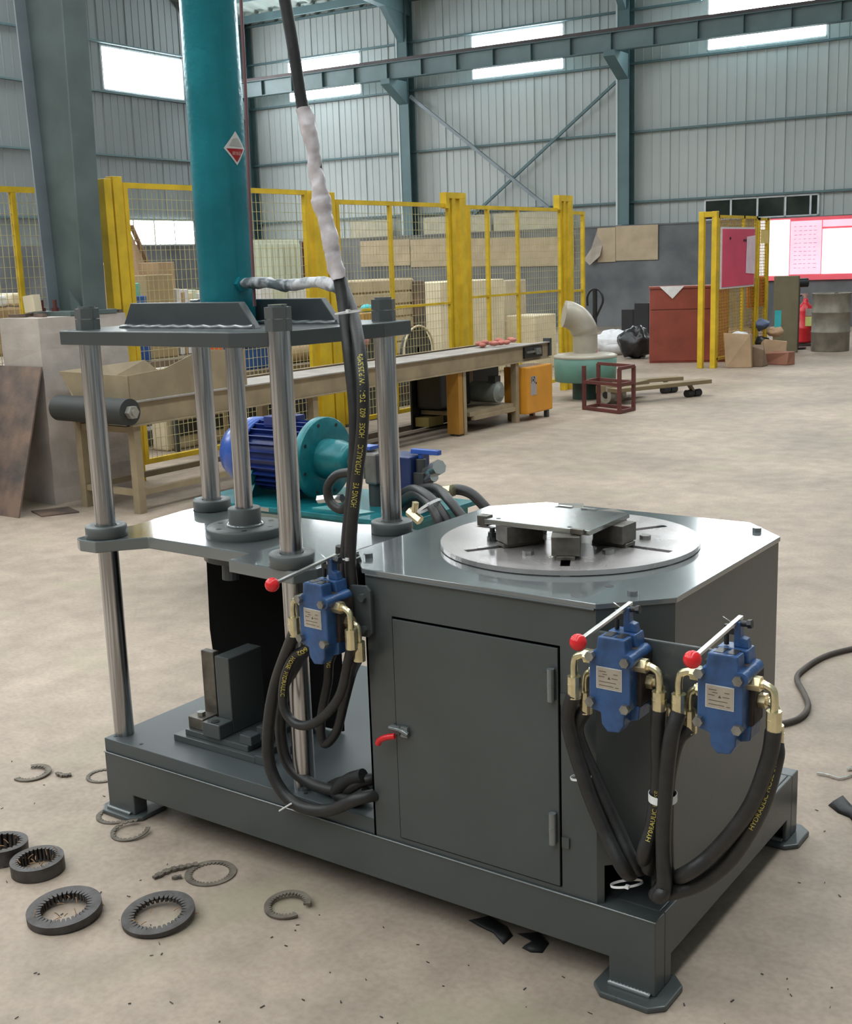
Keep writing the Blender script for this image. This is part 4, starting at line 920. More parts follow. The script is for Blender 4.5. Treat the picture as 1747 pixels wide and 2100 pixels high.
t = post('yellow looped gate post left of the last gate', [(8.50, .06, 2.249), (8.67, .12, 2.249)]); MB().box((FX - .04, 8.36, 2.25), (FX + .04, 8.73, 2.31)).box((FX - .04, 8.36, 2.15), (FX + .04, 8.42, 2.25)).build('cross_head', YEL, t)
t = post('yellow looped gate post behind the grey duct', [(10.88, .05, 2.269), (11.02, .12, 2.269)]); MB().box((FX - .04, 10.74, 2.27), (FX + .04, 11.08, 2.34)).box((FX - .04, 10.74, 2.17), (FX + .04, 10.80, 2.27)).build('cross_head', YEL, t)

# ------------------------------------------------------------------ things behind the fence
def crate(label, u0, u1, vb, vt, y, m_, cat='box', nm='carton', depth=.4, rz=0, bevel=.01):
    """a box whose face is seen between columns u0..u1 and rows vt..vb, standing in the plane y"""
    a = pick(u0, vb, 1, y); b = pick(u1, vb, 1, y); z1 = pick((u0 + u1) / 2, vt, 1, y).z; z0 = max(0.002, a.z)
    mb = MB().box((a.x, y, z0), (b.x, y + depth, z1), Matrix.Rotation(rz, 3, 'Z') if rz else None)
    return solo(mb, nm, m_, label, cat, bevel)
def onfloor(label, u0, u1, vb, vt, m_, cat='box', nm='carton', depth=.4, rz=0, z=0, bevel=.01, wob=0):
    a = pick(u0, vb, 2, z); b = pick(u1, vb, 2, z); y = a.y; bx = pick(u1, vb, 1, y).x
    z1 = pick((u0 + u1) / 2, vt, 1, y).z
    mb = MB().box((a.x, y, z + .001), (bx, y + depth, z1), Matrix.Rotation(rz, 3, 'Z') if rz else None)
    if wob: mb.v = [p + Vector((RND.uniform(-wob, wob), RND.uniform(-wob, wob), RND.uniform(-wob, wob) if p.z > z + .05 else 0)) for p in mb.v]
    return solo(mb, nm, m_, label, cat, bevel)
# stand for goods seen through the fence: a long low bench
bench = thing('workbench', 'long dusty workbench behind the fence carrying boxes and clutter', 'bench', (-6.2, 8.0, 0))
B((-7.1, 4.9, .74), (-5.65, 8.45, .80)).build('bench_top', WOODG, bench, .005)
for x in (-7.0, -5.8):
    for y in (5.0, 8.35): B((x - .04, y - .04, 0), (x + .04, y + .04, .74)).build('leg', DKGR, bench)
B((-7.1, 4.9, .2), (-5.75, 8.45, .24)).build('shelf', WOODG, bench)
BZ = .8
def onbench(label, u0, u1, vt, x, m_, nm, cat, w_=.3, z=BZ):
    """stands on the bench at depth x (towards the gable wall)"""
    a = pick(u0, 600, 0, x); b = pick(u1, 600, 0, x); z1 = pick((u0 + u1) / 2, vt, 0, x).z
    return solo(B((x - w_, a.y, z + .001), (x, b.y, z1)), nm, m_, label, cat, .008)
onbench('brown square carton on the bench left of the teal cylinder', 302, 358, 563, -5.9, mat('old_carton', (.36, .27, .15), .8), 'carton', 'carton')
onbench('smaller carton behind the brown carton left of the cylinder', 330, 362, 537, -6.15, CARD, 'carton', 'carton')
mb = MB().prism([(5.1, .802), (6.5, .802), (6.31, 1.40), (5.97, 2.08), (5.90, 2.06), (5.47, 1.43)], -6.60, -6.58, 0); solo(mb, 'plywood_offcut', PLY, 'pointed plywood sheet leaning behind the fence left of the cylinder', 'board')
solo(MB().bar((-6.55, 6.0, 2.06), (-6.52, 6.55, .83), .05, .02), 'timber_batten', mat('dark_batten', (.25, .16, .1), .7), 'dark batten leaning along the plywood sheet', 'batten')
onbench('green bottle on the bench just right of the double yellow post', 277, 289, 580, -5.8, mat('green_bottle', (.15, .45, .35), .3), 'bottle', 'bottle', .06)
onbench('blue tin on the bench at the foot of the green bottle', 273, 300, 607, -5.7, BLUEC, 'tin', 'tin', .08)
for i in range(7):
    u = 362 + i * 8
    onbench(['white packet on the bench, leftmost of the row by the cylinder', 'brown packet second in the row by the cylinder', 'small white carton third in the row by the cylinder', 'cream packet fourth in the row by the cylinder', 'pale packet fifth in the row by the cylinder', 'white bag sixth in the row by the cylinder', 'cream tin last in the row by the cylinder'][i], u, u + 9, 592 + (i * 7) % 13, -6.0, [PLASTICW, CARD, PLASTICW, CREAM, PALE, PLASTICW, CREAM][i], 'packet', 'packet', .1)
solo(B((-6.3, 5.35, 1.18), (-6.0, 6.1, 1.2)), 'wire_shelf', PARTGREY, 'thin shelf board above the row of packets', 'shelf')
for i in range(5): solo(B((-6.25, 5.4 + i * .14, 1.201), (-6.05, 5.5 + i * .14, 1.26 + .02 * (i % 3))), 'packet', [PLASTICW, PALE, CARD, PLASTICW, CREAM][i], ['small white box on the thin shelf, leftmost', 'pale box second on the thin shelf', 'brown box in the middle of the thin shelf', 'white box fourth on the thin shelf', 'cream box at the right end of the thin shelf'][i], 'box')
# pale ribbed cabinet
gc = thing('ribbed_locker', 'pale ribbed locker behind the fence right of the cylinder', 'locker', (-6.0, 7.0, 0))
a = pick(527, 600, 0, -6.2).y; b = pick(622, 600, 0, -6.2).y; zt = pick(575, 492, 0, -6.2).z
B((-6.6, a, .81), (-6.22, b, zt)).build('locker_body', PALE, gc, .006)
for i in range(8):
    y = a + (b - a) * (i + .5) / 8; B((-6.225, y - .03, .85), (-6.2, y + .03, zt - .04)).build('rib', PALE, gc, .004)
onbench('dark brown upright board beside the pale locker', 628, 640, 495, -6.2, BROWNR, 'board', 'board', .04)
for i, (u0, u1, vt, m_) in enumerate([(535, 560, 590, PLASTICW), (562, 590, 588, PALE), (592, 630, 586, PLASTICW)]):
    onbench(['white plastic sack on the bench below the taped hose, left', 'pale sack on the bench below the taped hose, middle', 'white sack on the bench below the taped hose, right'][i], u0, u1, vt, -5.75, m_, 'sack', 'sack', .2)
# big cream blocks and boards beyond the gates
def stack(label, u0, u1, vt, x, m_, nm, cat, w_=.6, z=.002, ribs=0, mat2=None):
    a = pick(u0, 640, 0, x).y; b = pick(u1, 640, 0, x).y; z1 = pick((u0 + u1) / 2, vt, 0, x).z
    t = thing(nm, label, cat, (x - w_ / 2, (a + b) / 2, z)); B((x - w_, a, z), (x, b, z1)).build('body', m_, t, .015)
    if ribs:
        for i in range(ribs):
            zz = z + (z1 - z) * (i + .5) / ribs; B((x, a + .02, zz - (z1 - z) / ribs * .42), (x + .02, b - .02, zz + (z1 - z) / ribs * .42)).build('slab', mat2 or m_, t, .006)
    return t
stack('stack of tan boards behind the first gate', 692, 850, 574, -6.4, mat('tan_board_stack', (.50, .40, .27), .8), 'board_stack', 'boards', .7, ribs=9)
stack('brown upright crate side next to the stack of tan boards', 856, 874, 575, -6.3, RUST, 'crate_side', 'crate', .3)
stack('tall cream polystyrene block behind the last gate', 905, 1035, 575, -6.6, CREAM, 'foam_block', 'block', .7, ribs=0)
stack('second cream block behind the last gate, to the right', 1038, 1080, 574, -6.8, mat('cream_board_dull', (.55, .47, .36), .8), 'foam_block', 'block', .7)
stack('low white block beside the last fence post', 1097, 1140, 645, -6.2, CREAM, 'foam_block', 'block', .5)
stack('dark grey machine housing deep behind the first gate', 870, 910, 590, -7.6, DKGR, 'machine_housing', 'machine', .8)
# low machines seen under the conveyor
for i, (u0, u1, vt, x, m_, lab) in enumerate([(340, 468, 800, -5.4, CREAM, 'cream machine base seen under the conveyor, left'), (472, 636, 812, -5.4, mat('navy_machine', (.02, .035, .11), .5), 'navy blue machine seen under the conveyor'), (642, 720, 800, -5.4, mat('ochre_machine', (.30, .22, .08), .6), 'ochre machine base right of the navy machine'), (740, 850, 790, -5.4, DKGR, 'dark machine base under the conveyor, right')]):
    a = pick(u0, 870, 0, x).y; b = pick(u1, 870, 0, x).y; z1 = pick((u0 + u1) / 2, vt, 0, x).z
    t = thing('low_machine', lab, 'machine', (x, (a + b) / 2, 0)); B((x - .2, a, .0), (x, b, min(.5, max(.3, z1)))).build('housing', m_, t, .02)
    B((x, a + .08, .12), (x + .02, b - .08, .26)).build('access_cover', DKGR if i != 3 else BROWNC, t, .004)
lt = thing('low_table', 'low dusty table behind the mesh carrying the blue crate', 'table', (-5.1, 6.1, 0))
B((-5.33, 5.2, .64), (-4.85, 7.2, .69)).build('table_top', WOODG, lt, .004)
for yy in (5.25, 7.15):
    for xx in (-5.31, -4.89): B((xx - .02, yy - .02, 0), (xx + .02, yy + .02, .64)).build('leg', DKGR, lt)
t = thing('plastic_crate', 'blue plastic crate behind the mesh between the press columns', 'crate', (-5.1, 6.0, .69))
B((-5.28, 5.86, .691), (-4.98, 6.16, .90)).build('crate_body', BLUEC, t, .01); B((-5.29, 5.85, .90), (-4.97, 6.17, .93)).build('rim', BLUEC, t)
solo(MB().cyl((-5.1, 5.5, .691), (-5.1, 5.5, .97), .12, .14, n=28), 'bucket', ORG, 'bright orange bucket behind the mesh between the press columns', 'bucket')
solo(MB().cyl((-5.1, 6.34, .80), (-5.1, 6.98, .80), .108, n=28), 'paper_roll', PAPER, 'tan roll lying behind the mesh right of the front column', 'roll')
solo(MB().sph((-4.92, 6.24, .715), .06, 16, 10, (1, 1, .4)), 'cloth', BLUEC, 'blue cloth at the end of the tan roll', 'cloth')
mb = MB()
for i in range(6): mb.sph((-4.53 + RND.uniform(-.02, .03), pick(742, 740, 0, -4.53).y + RND.uniform(-.04, .04), .74 + i * .045), .055, 10, 7)
solo(mb, 'rag_bundle', PINKC, 'pink rag bundle hanging by the second yellow post', 'rags')
fanc = pick(852, 712, 0, -5.6)
t = thing('fan_guard', 'round wire fan guard behind the gate right of the back column', 'fan', (-5.6, fanc.y, .3))
MB().tube([Vector((-5.55, fanc.y + .30 * math.cos(k * PI / 16), fanc.z - .05 + .30 * math.sin(k * PI / 16))) for k in range(33)], .012, 8, False).build('rim', CREAM, t)
MB().cyl((-5.62, fanc.y, fanc.z - .05), (-5.57, fanc.y, fanc.z - .05), .28, n=32).build('guard_disc', DKGR, t)
B((-5.63, fanc.y - .03, 0), (-5.57, fanc.y + .03, fanc.z)).build('stand', DKGR, t)
c = pick(752, 632, 0, -5.0); solo(MB().sph((-5.0, c.y, c.z), .06, 14, 9, (1, 1.3, .7)), 'cap', CYAN, 'light blue cap on the post top between riser hose and back column', 'cap')
solo(B((-5.1, c.y - .18, c.z - .12), (-4.9, c.y + .2, c.z - .05)), 'tool_tray', mat('ochre_tray', (.45, .25, .06), .6), 'ochre tool tray under the light blue cap', 'tray')
B((-5.04, c.y - .05, 0), (-4.96, c.y + .05, c.z - .12)).build('stand', DKGR, bpy.data.objects['tool_tray'])
c = pick(1090, 700, 0, -4.2)
mb = MB()
for i in range(16): mb.sph((-3.75 + RND.uniform(-.12, .12), 8.25 + RND.uniform(-.25, .25), .775 + RND.uniform(0, .03)), .04, 8, 6, (1, 1, .6))
solo(mb, 'red_beads', mat('reddish_granules', (.5, .16, .12), .5), 'heap of reddish pieces on the far end of the conveyor belt', 'heap', kind='stuff')

# clutter left of the big column, seen through the fence
for i, (u0, u1, vt, m_, lab) in enumerate([(0, 52, 628, CARD, 'brown carton at the left picture edge behind the fence'), (2, 18, 605, PLASTICW, 'white bag on the carton at the left edge'), (28, 52, 600, CREAM, 'cream bag on the carton by the left post')]):
    x = -5.3; a = pick(u0, 640, 0, x).y - (.5 if u0 == 0 else 0); b = pick(u1, 640, 0, x).y; z1 = pick(u1, vt, 0, x).z
    solo(B((x - .4, a, 1.0 if i == 0 else pick(30, 628, 0, x).z + .001), (x, b, z1)), 'carton' if i == 0 else 'bag', m_, lab, 'carton' if i == 0 else 'bag', .02)
solo(B((-5.8, 1.8, 0), (-5.2, 3.3, 1.0)), 'side_table', WOODG, 'wooden table behind the fence at the left edge', 'table', .01)

# ------------------------------------------------------------------ duct drum, red stool frame, pallet truck
dr = thing('blower_drum', 'green round blower drum with a grey elbow duct at the end of the conveyor', 'blower', (-3.83, 10.2, 0))
DC = Vector((-3.77, 10.17, 0))
MB().lathe(DC, [(.345, .21), (.35, .215), (.36, .50), (.32, .515), (.10, .53)], n=48).lathe(DC, [(.001, .21), (.345, .21)], n=48).build('drum', GREEND, dr)
MB().lathe(DC, [(.362, .478), (.368, .50), (.32, .520), (.12, .532)], n=48).build('rim', DUCT, dr)
MB().cyl(DC + Vector((0, 0, 0)), DC + Vector((0, 0, .21)), .15, n=24).build('pedestal', mat('dark_green_stand', (.03, .07, .06), .5), dr)
e = smooth([DC + Vector(q) for q in ((0, 0, .50), (0, 0, .68), (-.005, -.01, .78), (-.06, -.05, .90), (-.14, -.11, .965), (-.19, -.15, .98))], 5)
mb = MB().tube(e, [.14] * 10 + [.152] * (len(e) - 10), 28); mb.build('elbow_duct', DUCT, dr)
MB().cyl(DC + Vector((0, 0, .735)), DC + Vector((0, 0, .745)), .145, n=28).build('duct_seam', DUCT, dr)
solo(MB().tube([DC + Vector((.13, .02, .53)), DC + Vector((.115, 0, .66)), DC + Vector((.10, -.01, .74))], .014, 8), 'pink_strip', mat('hot_pink', (.85, .1, .2), .5), 'hot pink strip leaning on the right side of the duct', 'strip')
rs = thing('stool_frame', 'brown red steel cube frame in front of the green drum', 'frame', (-3.03, 9.2, 0))
P4 = [pick(1198, 840, 2, 0), pick(1270, 849, 2, 0), pick(1299, 842, 2, 0)]; P4.append(P4[0] + P4[2] - P4[1])
for i, p in enumerate(P4):
    MB().bar(p, p + Vector((0, 0, .47)), .035).build('leg', BROWNR, rs)
for z in (.02, .30, .47):
    for i in range(4):
        if z == .47 and i not in (1, 2): continue
        MB().bar(P4[i] + Vector((0, 0, z)), P4[(i + 1) % 4] + Vector((0, 0, z)), .033).build('rail', BROWNR, rs)
pj = thing('pallet_truck', 'hand pallet truck with a tall black loop handle and long forks', 'pallet truck', (-3.6, 10.7, 0))
A_ = pick(1225, 812, 2, 0); A_ = Vector((-3.72, 10.42, 0))
h0 = pick(1218, 700, 1, 10.75); h1 = pick(1220, 592, 1, 10.75)
MB().tube([Vector((h0.x, 10.75, .2)), h0, Vector((h1.x, h1.y, h1.z - .22)), Vector((h1.x, h1.y, h1.z))], .028, 12).build('handle_bar', BLACK, pj)
lp = [Vector((h1.x + .105 * math.cos(k * PI / 12), h1.y, h1.z - .13 + .13 * math.sin(k * PI / 12))) for k in range(25)]
MB().tube(lp[:13] + [Vector((h1.x - .10, h1.y, h1.z - .2))], .014, 8).tube([lp[0], lp[23], lp[21], Vector((h1.x, h1.y, h1.z - .36))], .014, 8).build('handle_loop', BLACK, pj)
F0, F1 = pick(1255, 801, 2, .165), pick(1450, 781, 2, .165); G0, G1_ = pick(1250, 785, 2, .165), pick(1395, 775, 2, .165)
WY = mat('worn_fork_paint', (.23, .17, .09), .55)
MB().bar(F0, F1, .16, .045).build('fork', WY, pj, .005); MB().bar(G0, G1_, .16, .045).build('fork', WY, pj, .005)
B((F0.x - .25, F0.y + .1, .12), (F0.x + .03, G0.y + .15, .2)).build('fork_yoke', WY, pj)
def wheel(c, r, w_, nm, m_, dy=True):
    d = Vector((.35, .93, 0)) if dy else Vector((1, 0, 0)); d.normalize(); return MB().cyl(c - d * w_ / 2, c + d * w_ / 2, r, n=22).build(nm, m_, pj)
for b_, k_ in ((F1, -.16), (G1_, -.12)):
    dd_ = (F1 - F0).normalized()
    for q_ in (0, .11):
        c_ = b_ + dd_ * (k_ - q_); wheel(Vector((c_.x, c_.y, .043)), .042, .10, 'load_wheel', BLACK)
    c_ = b_ + dd_ * (k_ - .05); MB().bar(Vector((c_.x, c_.y, .06)), c_ + dd_ * -.08, .05, .03).build('wheel_link', WY, pj)
sw = pick(1241, 806, 1, 9.75); wheel(Vector((sw.x, 9.8, .10)), .095, .06, 'steer_wheel', PARTGREY); wheel(Vector((sw.x + .05, 9.98, .10)), .095, .06, 'steer_wheel', PARTGREY)
MB().cyl((sw.x, 9.78, .10), (sw.x, 9.76, .10), .04, n=12).build('hub', BLACK, pj)

# sacks, bin, red cabinet
def lump(label, nm, c, sx, sy, sz, m_, cat, seed, amp=.25):
    rd = random.Random(seed); mb = MB().sph((0, 0, 0), 1, 22, 14); ph = [(rd.uniform(1.5, 4), rd.uniform(0, 6), rd.uniform(1.5, 4), rd.uniform(0, 6)) for _ in range(4)]
    vs = []
    for p in mb.v:
        nz = mnoise.turbulence_vector(p * 1.7 + Vector((seed, 0, 0)), 3, False) * amp * 1.3; p = p + nz * .6
        k = 1 + amp * sum(math.sin(a * p.x * 2 + b + p.z * 2) * math.cos(c_ * p.y * 2 + d + p.z) for a, b, c_, d in ph) / 3
        vs.append(Vector((c[0] + p.x * sx * k, c[1] + p.y * sy * k, max(.003, c[2] + sz + p.z * sz * k))))
    mb.v = vs; return solo(mb, nm, m_, label, cat)
s1 = pick(1266, 727, 2, 0); lump('crumpled white sack on the floor between the drum and the red cabinet', 'white_sack', (s1.x, s1.y, 0), .40, .24, .20, PLASTICW, 'sack', 3, .35)
s2 = pick(1308, 735, 2, 0); lump('shiny black rubbish sack beside the red cabinet', 'black_sack', (s2.x - .05, s2.y, 0), .26, .26, .25, PLASTICB, 'sack', 5, .22)
onfloor('dark grey bin behind the black sack', 1300, 1330, 722, 621, BLACK, 'bin', 'bin', .3); onfloor('lower dark box left of the dark bin', 1274, 1298, 712, 634, BLACK, 'box', 'box', .3)
rc = thing('red_cabinet', 'red oxide painted steel cabinet by the grey wall', 'cabinet', (-4.65, 14.9, 0))
c0_ = pick(1332, 745, 2, 0); c1_ = pick(1478, 748, 2, 0); dv = Vector((c1_.x - c0_.x, c1_.y - c0_.y, 0)); wd = 1.0; dv.normalize(); dv = Vector((math.cos(.45), math.sin(.45), 0))
nv = Vector((-dv.y, dv.x, 0)); c0_ = Vector((c0_.x, c0_.y, 0))
def obox(o_, dv, nv, a0, a1, b0, b1, z0, z1):
    vs = [o_ + dv * a + nv * b + Vector((0, 0, z)) for z in (z0, z1) for b in (b0, b1) for a in (a0, a1)]
    return MB().add(vs, [[0, 2, 3, 1], [4, 5, 7, 6], [0, 1, 5, 4], [2, 6, 7, 3], [0, 4, 6, 2], [1, 3, 7, 5]])
obox(c0_, dv, nv, 0, 1.15, .0, .5, .0, 1.13).build('body', REDCAB, rc, .006)
obox(c0_, dv, nv, -.01, 1.16, -.02, .51, 1.10, 1.135).build('lid', REDCAB, rc, .004)
obox(c0_, dv, nv, .02, 1.13, -.012, 0, .80, 1.09).build('drawer_front', REDCAB, rc, .004); obox(c0_, dv, nv, .02, 1.13, -.012, 0, .03, .78).build('door', REDCAB, rc, .004)
q = [c0_ + dv * a + nv * b + Vector((0, 0, z)) for a, b, z in ((.14, -.026, 1.138), (.50, -.026, 1.138), (.33, -.026, .955))]
mb = MB().add(q + [p - nv * .003 for p in q], [[0, 1, 2], [5, 4, 3], [0, 2, 5, 3], [1, 4, 5, 2], [0, 3, 4, 1]]); solo(mb, 'paper_sheet', PLASTICW, 'white paper corner hanging over the red cabinet lid', 'paper')

# yellow stand with pink board
SX = -3.817; SY = 14.09
t = thing('gate_frame', 'free yellow double upright frame holding the pink board', 'frame', (SX, SY, 0))
p0 = pick(1436, 755, 2, 0); p1 = pick(1462, 755, 2, 0)
for p in (p0, p1): MB().bar(p, Vector((p.x, p.y, 2.17)), .075).build('upright', YEL, t, .004)
MB().bar(Vector((p0.x, p0.y, 2.13)), Vector((p1.x, p1.y, 2.13)), .075).build('cross_head', YEL, t, .004)
def spanel(label, y0, y1, z1):
    t = thing('mesh_screen', label, 'fence', (SX, y0, 0)); e = .02
    for nm, a, b in (('rail', (SX - e, y0, z1 - .04), (SX + e, y1, z1)), ('rail', (SX - e, y0, .1), (SX + e, y1, .14)), ('stile', (SX - e, y0, 0), (SX + e, y0 + .05, z1)), ('stile', (SX - e, y1 - .05, 0), (SX + e, y1, z1)), ('stile', (SX - e, (y0 + y1) / 2 + .2, .1), (SX + e, (y0 + y1) / 2 + .25, z1))): B(a, b).build(nm, YEL, t)
    wires(MB(), SX, y0, y1, .14, z1 - .04, .06, .045, .004).build('wire_mesh', mat('ochre_wire', (.45, .27, .03), .5), t, kind='stuff')
spanel('yellow mesh panel behind the pink board', 14.16, 15.70, 2.12); spanel('second yellow mesh panel further back beside the extinguisher', 15.75, 16.15, 2.10)
t = thing('pink_board', 'pink notice board with thin white frame hung on the yellow mesh', 'board', (SX + .05, 14.9, 1.1))
B((SX + .025, 14.22, 1.10), (SX + .045, 15.52, 1.955)).build('board_frame', PLASTICW, t); B((SX + .045, 14.25, 1.125), (SX + .052, 15.49, 1.93)).build('board_face', PINK, t)
for y, z in ((14.52, 1.80), (15.05, 1.77), (15.12, 1.77)): MB().cyl((SX + .052, y, z), (SX + .062, y, z), .018, n=10).build('pin', BLACK, t)
solo(MB().prism([(15.14, 1.30), (15.50, 1.28), (15.50, 1.84), (15.16, 1.82)], SX + .056, SX + .060, 0), 'paper_sheet', mat('pinkish_paper', (.80, .62, .70), .7), 'pinkish white paper pinned at the right edge of the pink board', 'paper')
solo(B((SX + .03, 15.78, 1.72), (SX + .04, 16.1, 1.92)), 'card', mat('yellow_card', (.85, .62, .2), .6), 'small yellow card on the mesh right of the pink board', 'card')
solo(B((SX - .045, 15.45, .78), (SX - .022, 16.14, 1.22)), 'orange_sheet', ORG, 'orange sheet behind the yellow mesh near the extinguisher', 'sheet')
# boards on the wall; the glare off them is put in as glow
t = thing('display_board', 'white and pink display board, painted glare, with red frame on the far right wall', 'board', BW @ Vector((4.5, -.1, 1.1)))
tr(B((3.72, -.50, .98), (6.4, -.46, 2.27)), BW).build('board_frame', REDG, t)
tr(B((3.80, -.515, 1.08), (4.42, -.50, 2.24)), BW).build('glare_panel', WHITEG, t, label='white glare panel')
tr(B((4.44, -.515, 1.10), (5.08, -.50, 2.20)), BW).build('glare_panel', PINKG, t, label='pinkish glare panel')
tr(B((5.10, -.515, 1.10), (6.3, -.50, 2.02)), BW).build('glare_panel', WHITEG, t, label='white glare panel')
tr(B((5.10, -.515, 2.06), (6.3, -.50, 2.2)), BW).build('glare_panel', PINKG, t, label='pinkish glare strip')
ln = MB()
for r_ in range(11):
    for k in range(5): ln.box((4.5 + .1 * k + .02, -.518, 2.08 - r_ * .085), (4.5 + .1 * k + RND.uniform(.05, .09), -.516, 2.09 - r_ * .085))
tr(ln, BW).build('printed_lines', mat('pale_mauve_print', (.65, .45, .62), .6), t)
onfloor('dark olive board standing between the yellow mesh and the extinguisher', 1583, 1634, 722, 566, mat('olive_board', (.13, .11, .06), .7), 'board', 'standing_board', .05)
ex = thing('fire_extinguisher', 'red fire extinguisher with yellow green label beside the drum', 'extinguisher', (-3.7, 17.7, 0))
ep = pick(1649, 709, 2, 0)
MB().lathe((ep.x, ep.y, .06), [(.001, 0), (.13, 0), (.135, .03), (.135, .22), (.14, .23), (.14, .25), (.135, .26), (.135, .52), (.12, .60), (.06, .66), (.04, .70), (.04, .74), (.001, .74)], n=30).build('cylinder_body', EXT, ex)
MB().cyl((ep.x, ep.y, .80), (ep.x, ep.y, .88), .035, n=14).box((ep.x - .10, ep.y - .02, .84), (ep.x + .04, ep.y + .02, .88)).build('valve_head', mat('dull_brass', (.4, .22, .18), .5), ex)
dd = (Vector((CAM.x, CAM.y, 0)) - Vector((ep.x, ep.y, 0))).normalized(); sd = Vector((-dd.y, dd.x, 0)); c = Vector((ep.x, ep.y, 0)) + dd * .125 + sd * .05
obox(c, sd, dd, -.045, .055, -.01, .016, .34, .50).build('label_plate', LABELG, ex); obox(c, sd, dd, -.045, .055, -.01, .016, .51, .63).build('label_plate', PARTGREY, ex)
MB().tube(smooth([(ep.x - .02, ep.y, .86), (ep.x - .16, ep.y - .03, .80), (ep.x - .17, ep.y - .03, .5), (ep.x - .15, ep.y - .03, .3)], 5), .015, 8).build('hose', BLACK, ex)
B((ep.x - .16, ep.y - .1, .0), (ep.x + .16, ep.y + .1, .06)).build('foot', BROWNC, ex, .01)
bp_ = pick(1632, 716, 2, 0)
t = thing('hose_reel_stand', 'black pole with a black round head standing by the extinguisher', 'stand', (bp_.x, bp_.y, 0))
MB().cyl((bp_.x, bp_.y, 0), (bp_.x, bp_.y, 1.0), .04, n=14).build('pole', BLACK, t)
sd2 = Vector((.815, .579, 0)); MB().cyl(Vector((bp_.x, bp_.y, 1.08)) - sd2 * .06, Vector((bp_.x, bp_.y, 1.08)) + sd2 * .16, .075, n=18).build('head', BLACK, t)
MB().cyl((bp_.x, bp_.y, 0), (bp_.x, bp_.y, .03), .16, n=18).build('base', BLACK, t)
od = thing('oil_drum', 'weathered steel oil drum at the right picture edge', 'drum', (-2.96, 17.0, 0))
op = pick(1711, 722, 2, 0); op = Vector((op.x - .15, op.y + .25, 0))
pf = [(.001, 0), (.29, 0), (.295, .01), (.295, .29), (.305, .30), (.305, .315), (.295, .325), (.295, .60), (.305, .61), (.305, .625), (.295, .635), (.295, .90), (.30, .905), (.30, .92), (.285, .92), (.285, .905), (.001, .905)]
MB().lathe(op, pf, n=44).build('drum_shell', DRUM, od); MB().cyl(op + Vector((.1, -.1, .905)), op + Vector((.1, -.1, .93)), .03, n=12).build('bung', DKGR, od)
# cardboard heap
CB = [('crumpled brown carton at the left of the rubbish heap', 1484, 1532, 754, 685, CARD, .3, .1), ('flattened carton leaning in the rubbish heap', 1560, 1608, 744, 700, mat('cardboard_light', (.46, .31, .19), .8), .2, .25), ('reddish brown carton at the right foot of the heap', 1570, 1618, 748, 722, mat('reddish_card', (.32, .14, .09), .8), .2, -.2), ('small open carton in the middle of the heap', 1530, 1560, 752, 712, mat('dark_card', (.22, .15, .10), .8), .2, .15)]  # the small open carton is a darker brown card
for lab, u0, u1, vb, vt, m_, dp, rz in CB: onfloor(lab, u0, u1, vb, vt, m_, 'carton', 'carton', dp, rz, wob=.045)
c = pick(1545, 735, 2, 0); lump('blue and tan crumpled packaging on top of the rubbish heap', 'packaging', (c.x + .03, c.y + .1, .42), .17, .14, .09, mat('blue_pack', (.12, .16, .28), .6), 'packaging', 8)
lump('white crumpled paper in the first brown carton', 'crumpled_paper', (pick(1508, 690, 1, pick(1484, 754, 2, 0).y).x, pick(1484, 754, 2, 0).y + .15, .42), .13, .1, .04, PLASTICW, 'paper', 9)
lump('tan crumpled wrapping at the right of the heap top', 'wrapping_paper', (c.x + .28, c.y + .12, .33), .12, .1, .07, mat('tan_wrap', (.55, .36, .22), .7), 'paper', 10)
lump('teal rag at the foot of the rubbish heap', 'rag', (c.x + .15, c.y - .12, .0), .14, .1, .05, mat('teal_rag', (.10, .22, .22), .8), 'rag', 11)
lump('dark bag within the rubbish heap', 'small_bag', (c.x + .10, c.y + .02, .16), .15, .1, .09, PLASTICB, 'bag', 12)
mb = obox(Vector((c.x + .28, c.y + .1, 0)), Vector((.8, .58, 0)), Vector((-.58, .8, 0)), 0, .1, 0, .01, .45, .72); solo(mb, 'cyan_card', CYAN, 'cyan card sticking up from the rubbish heap', 'card')

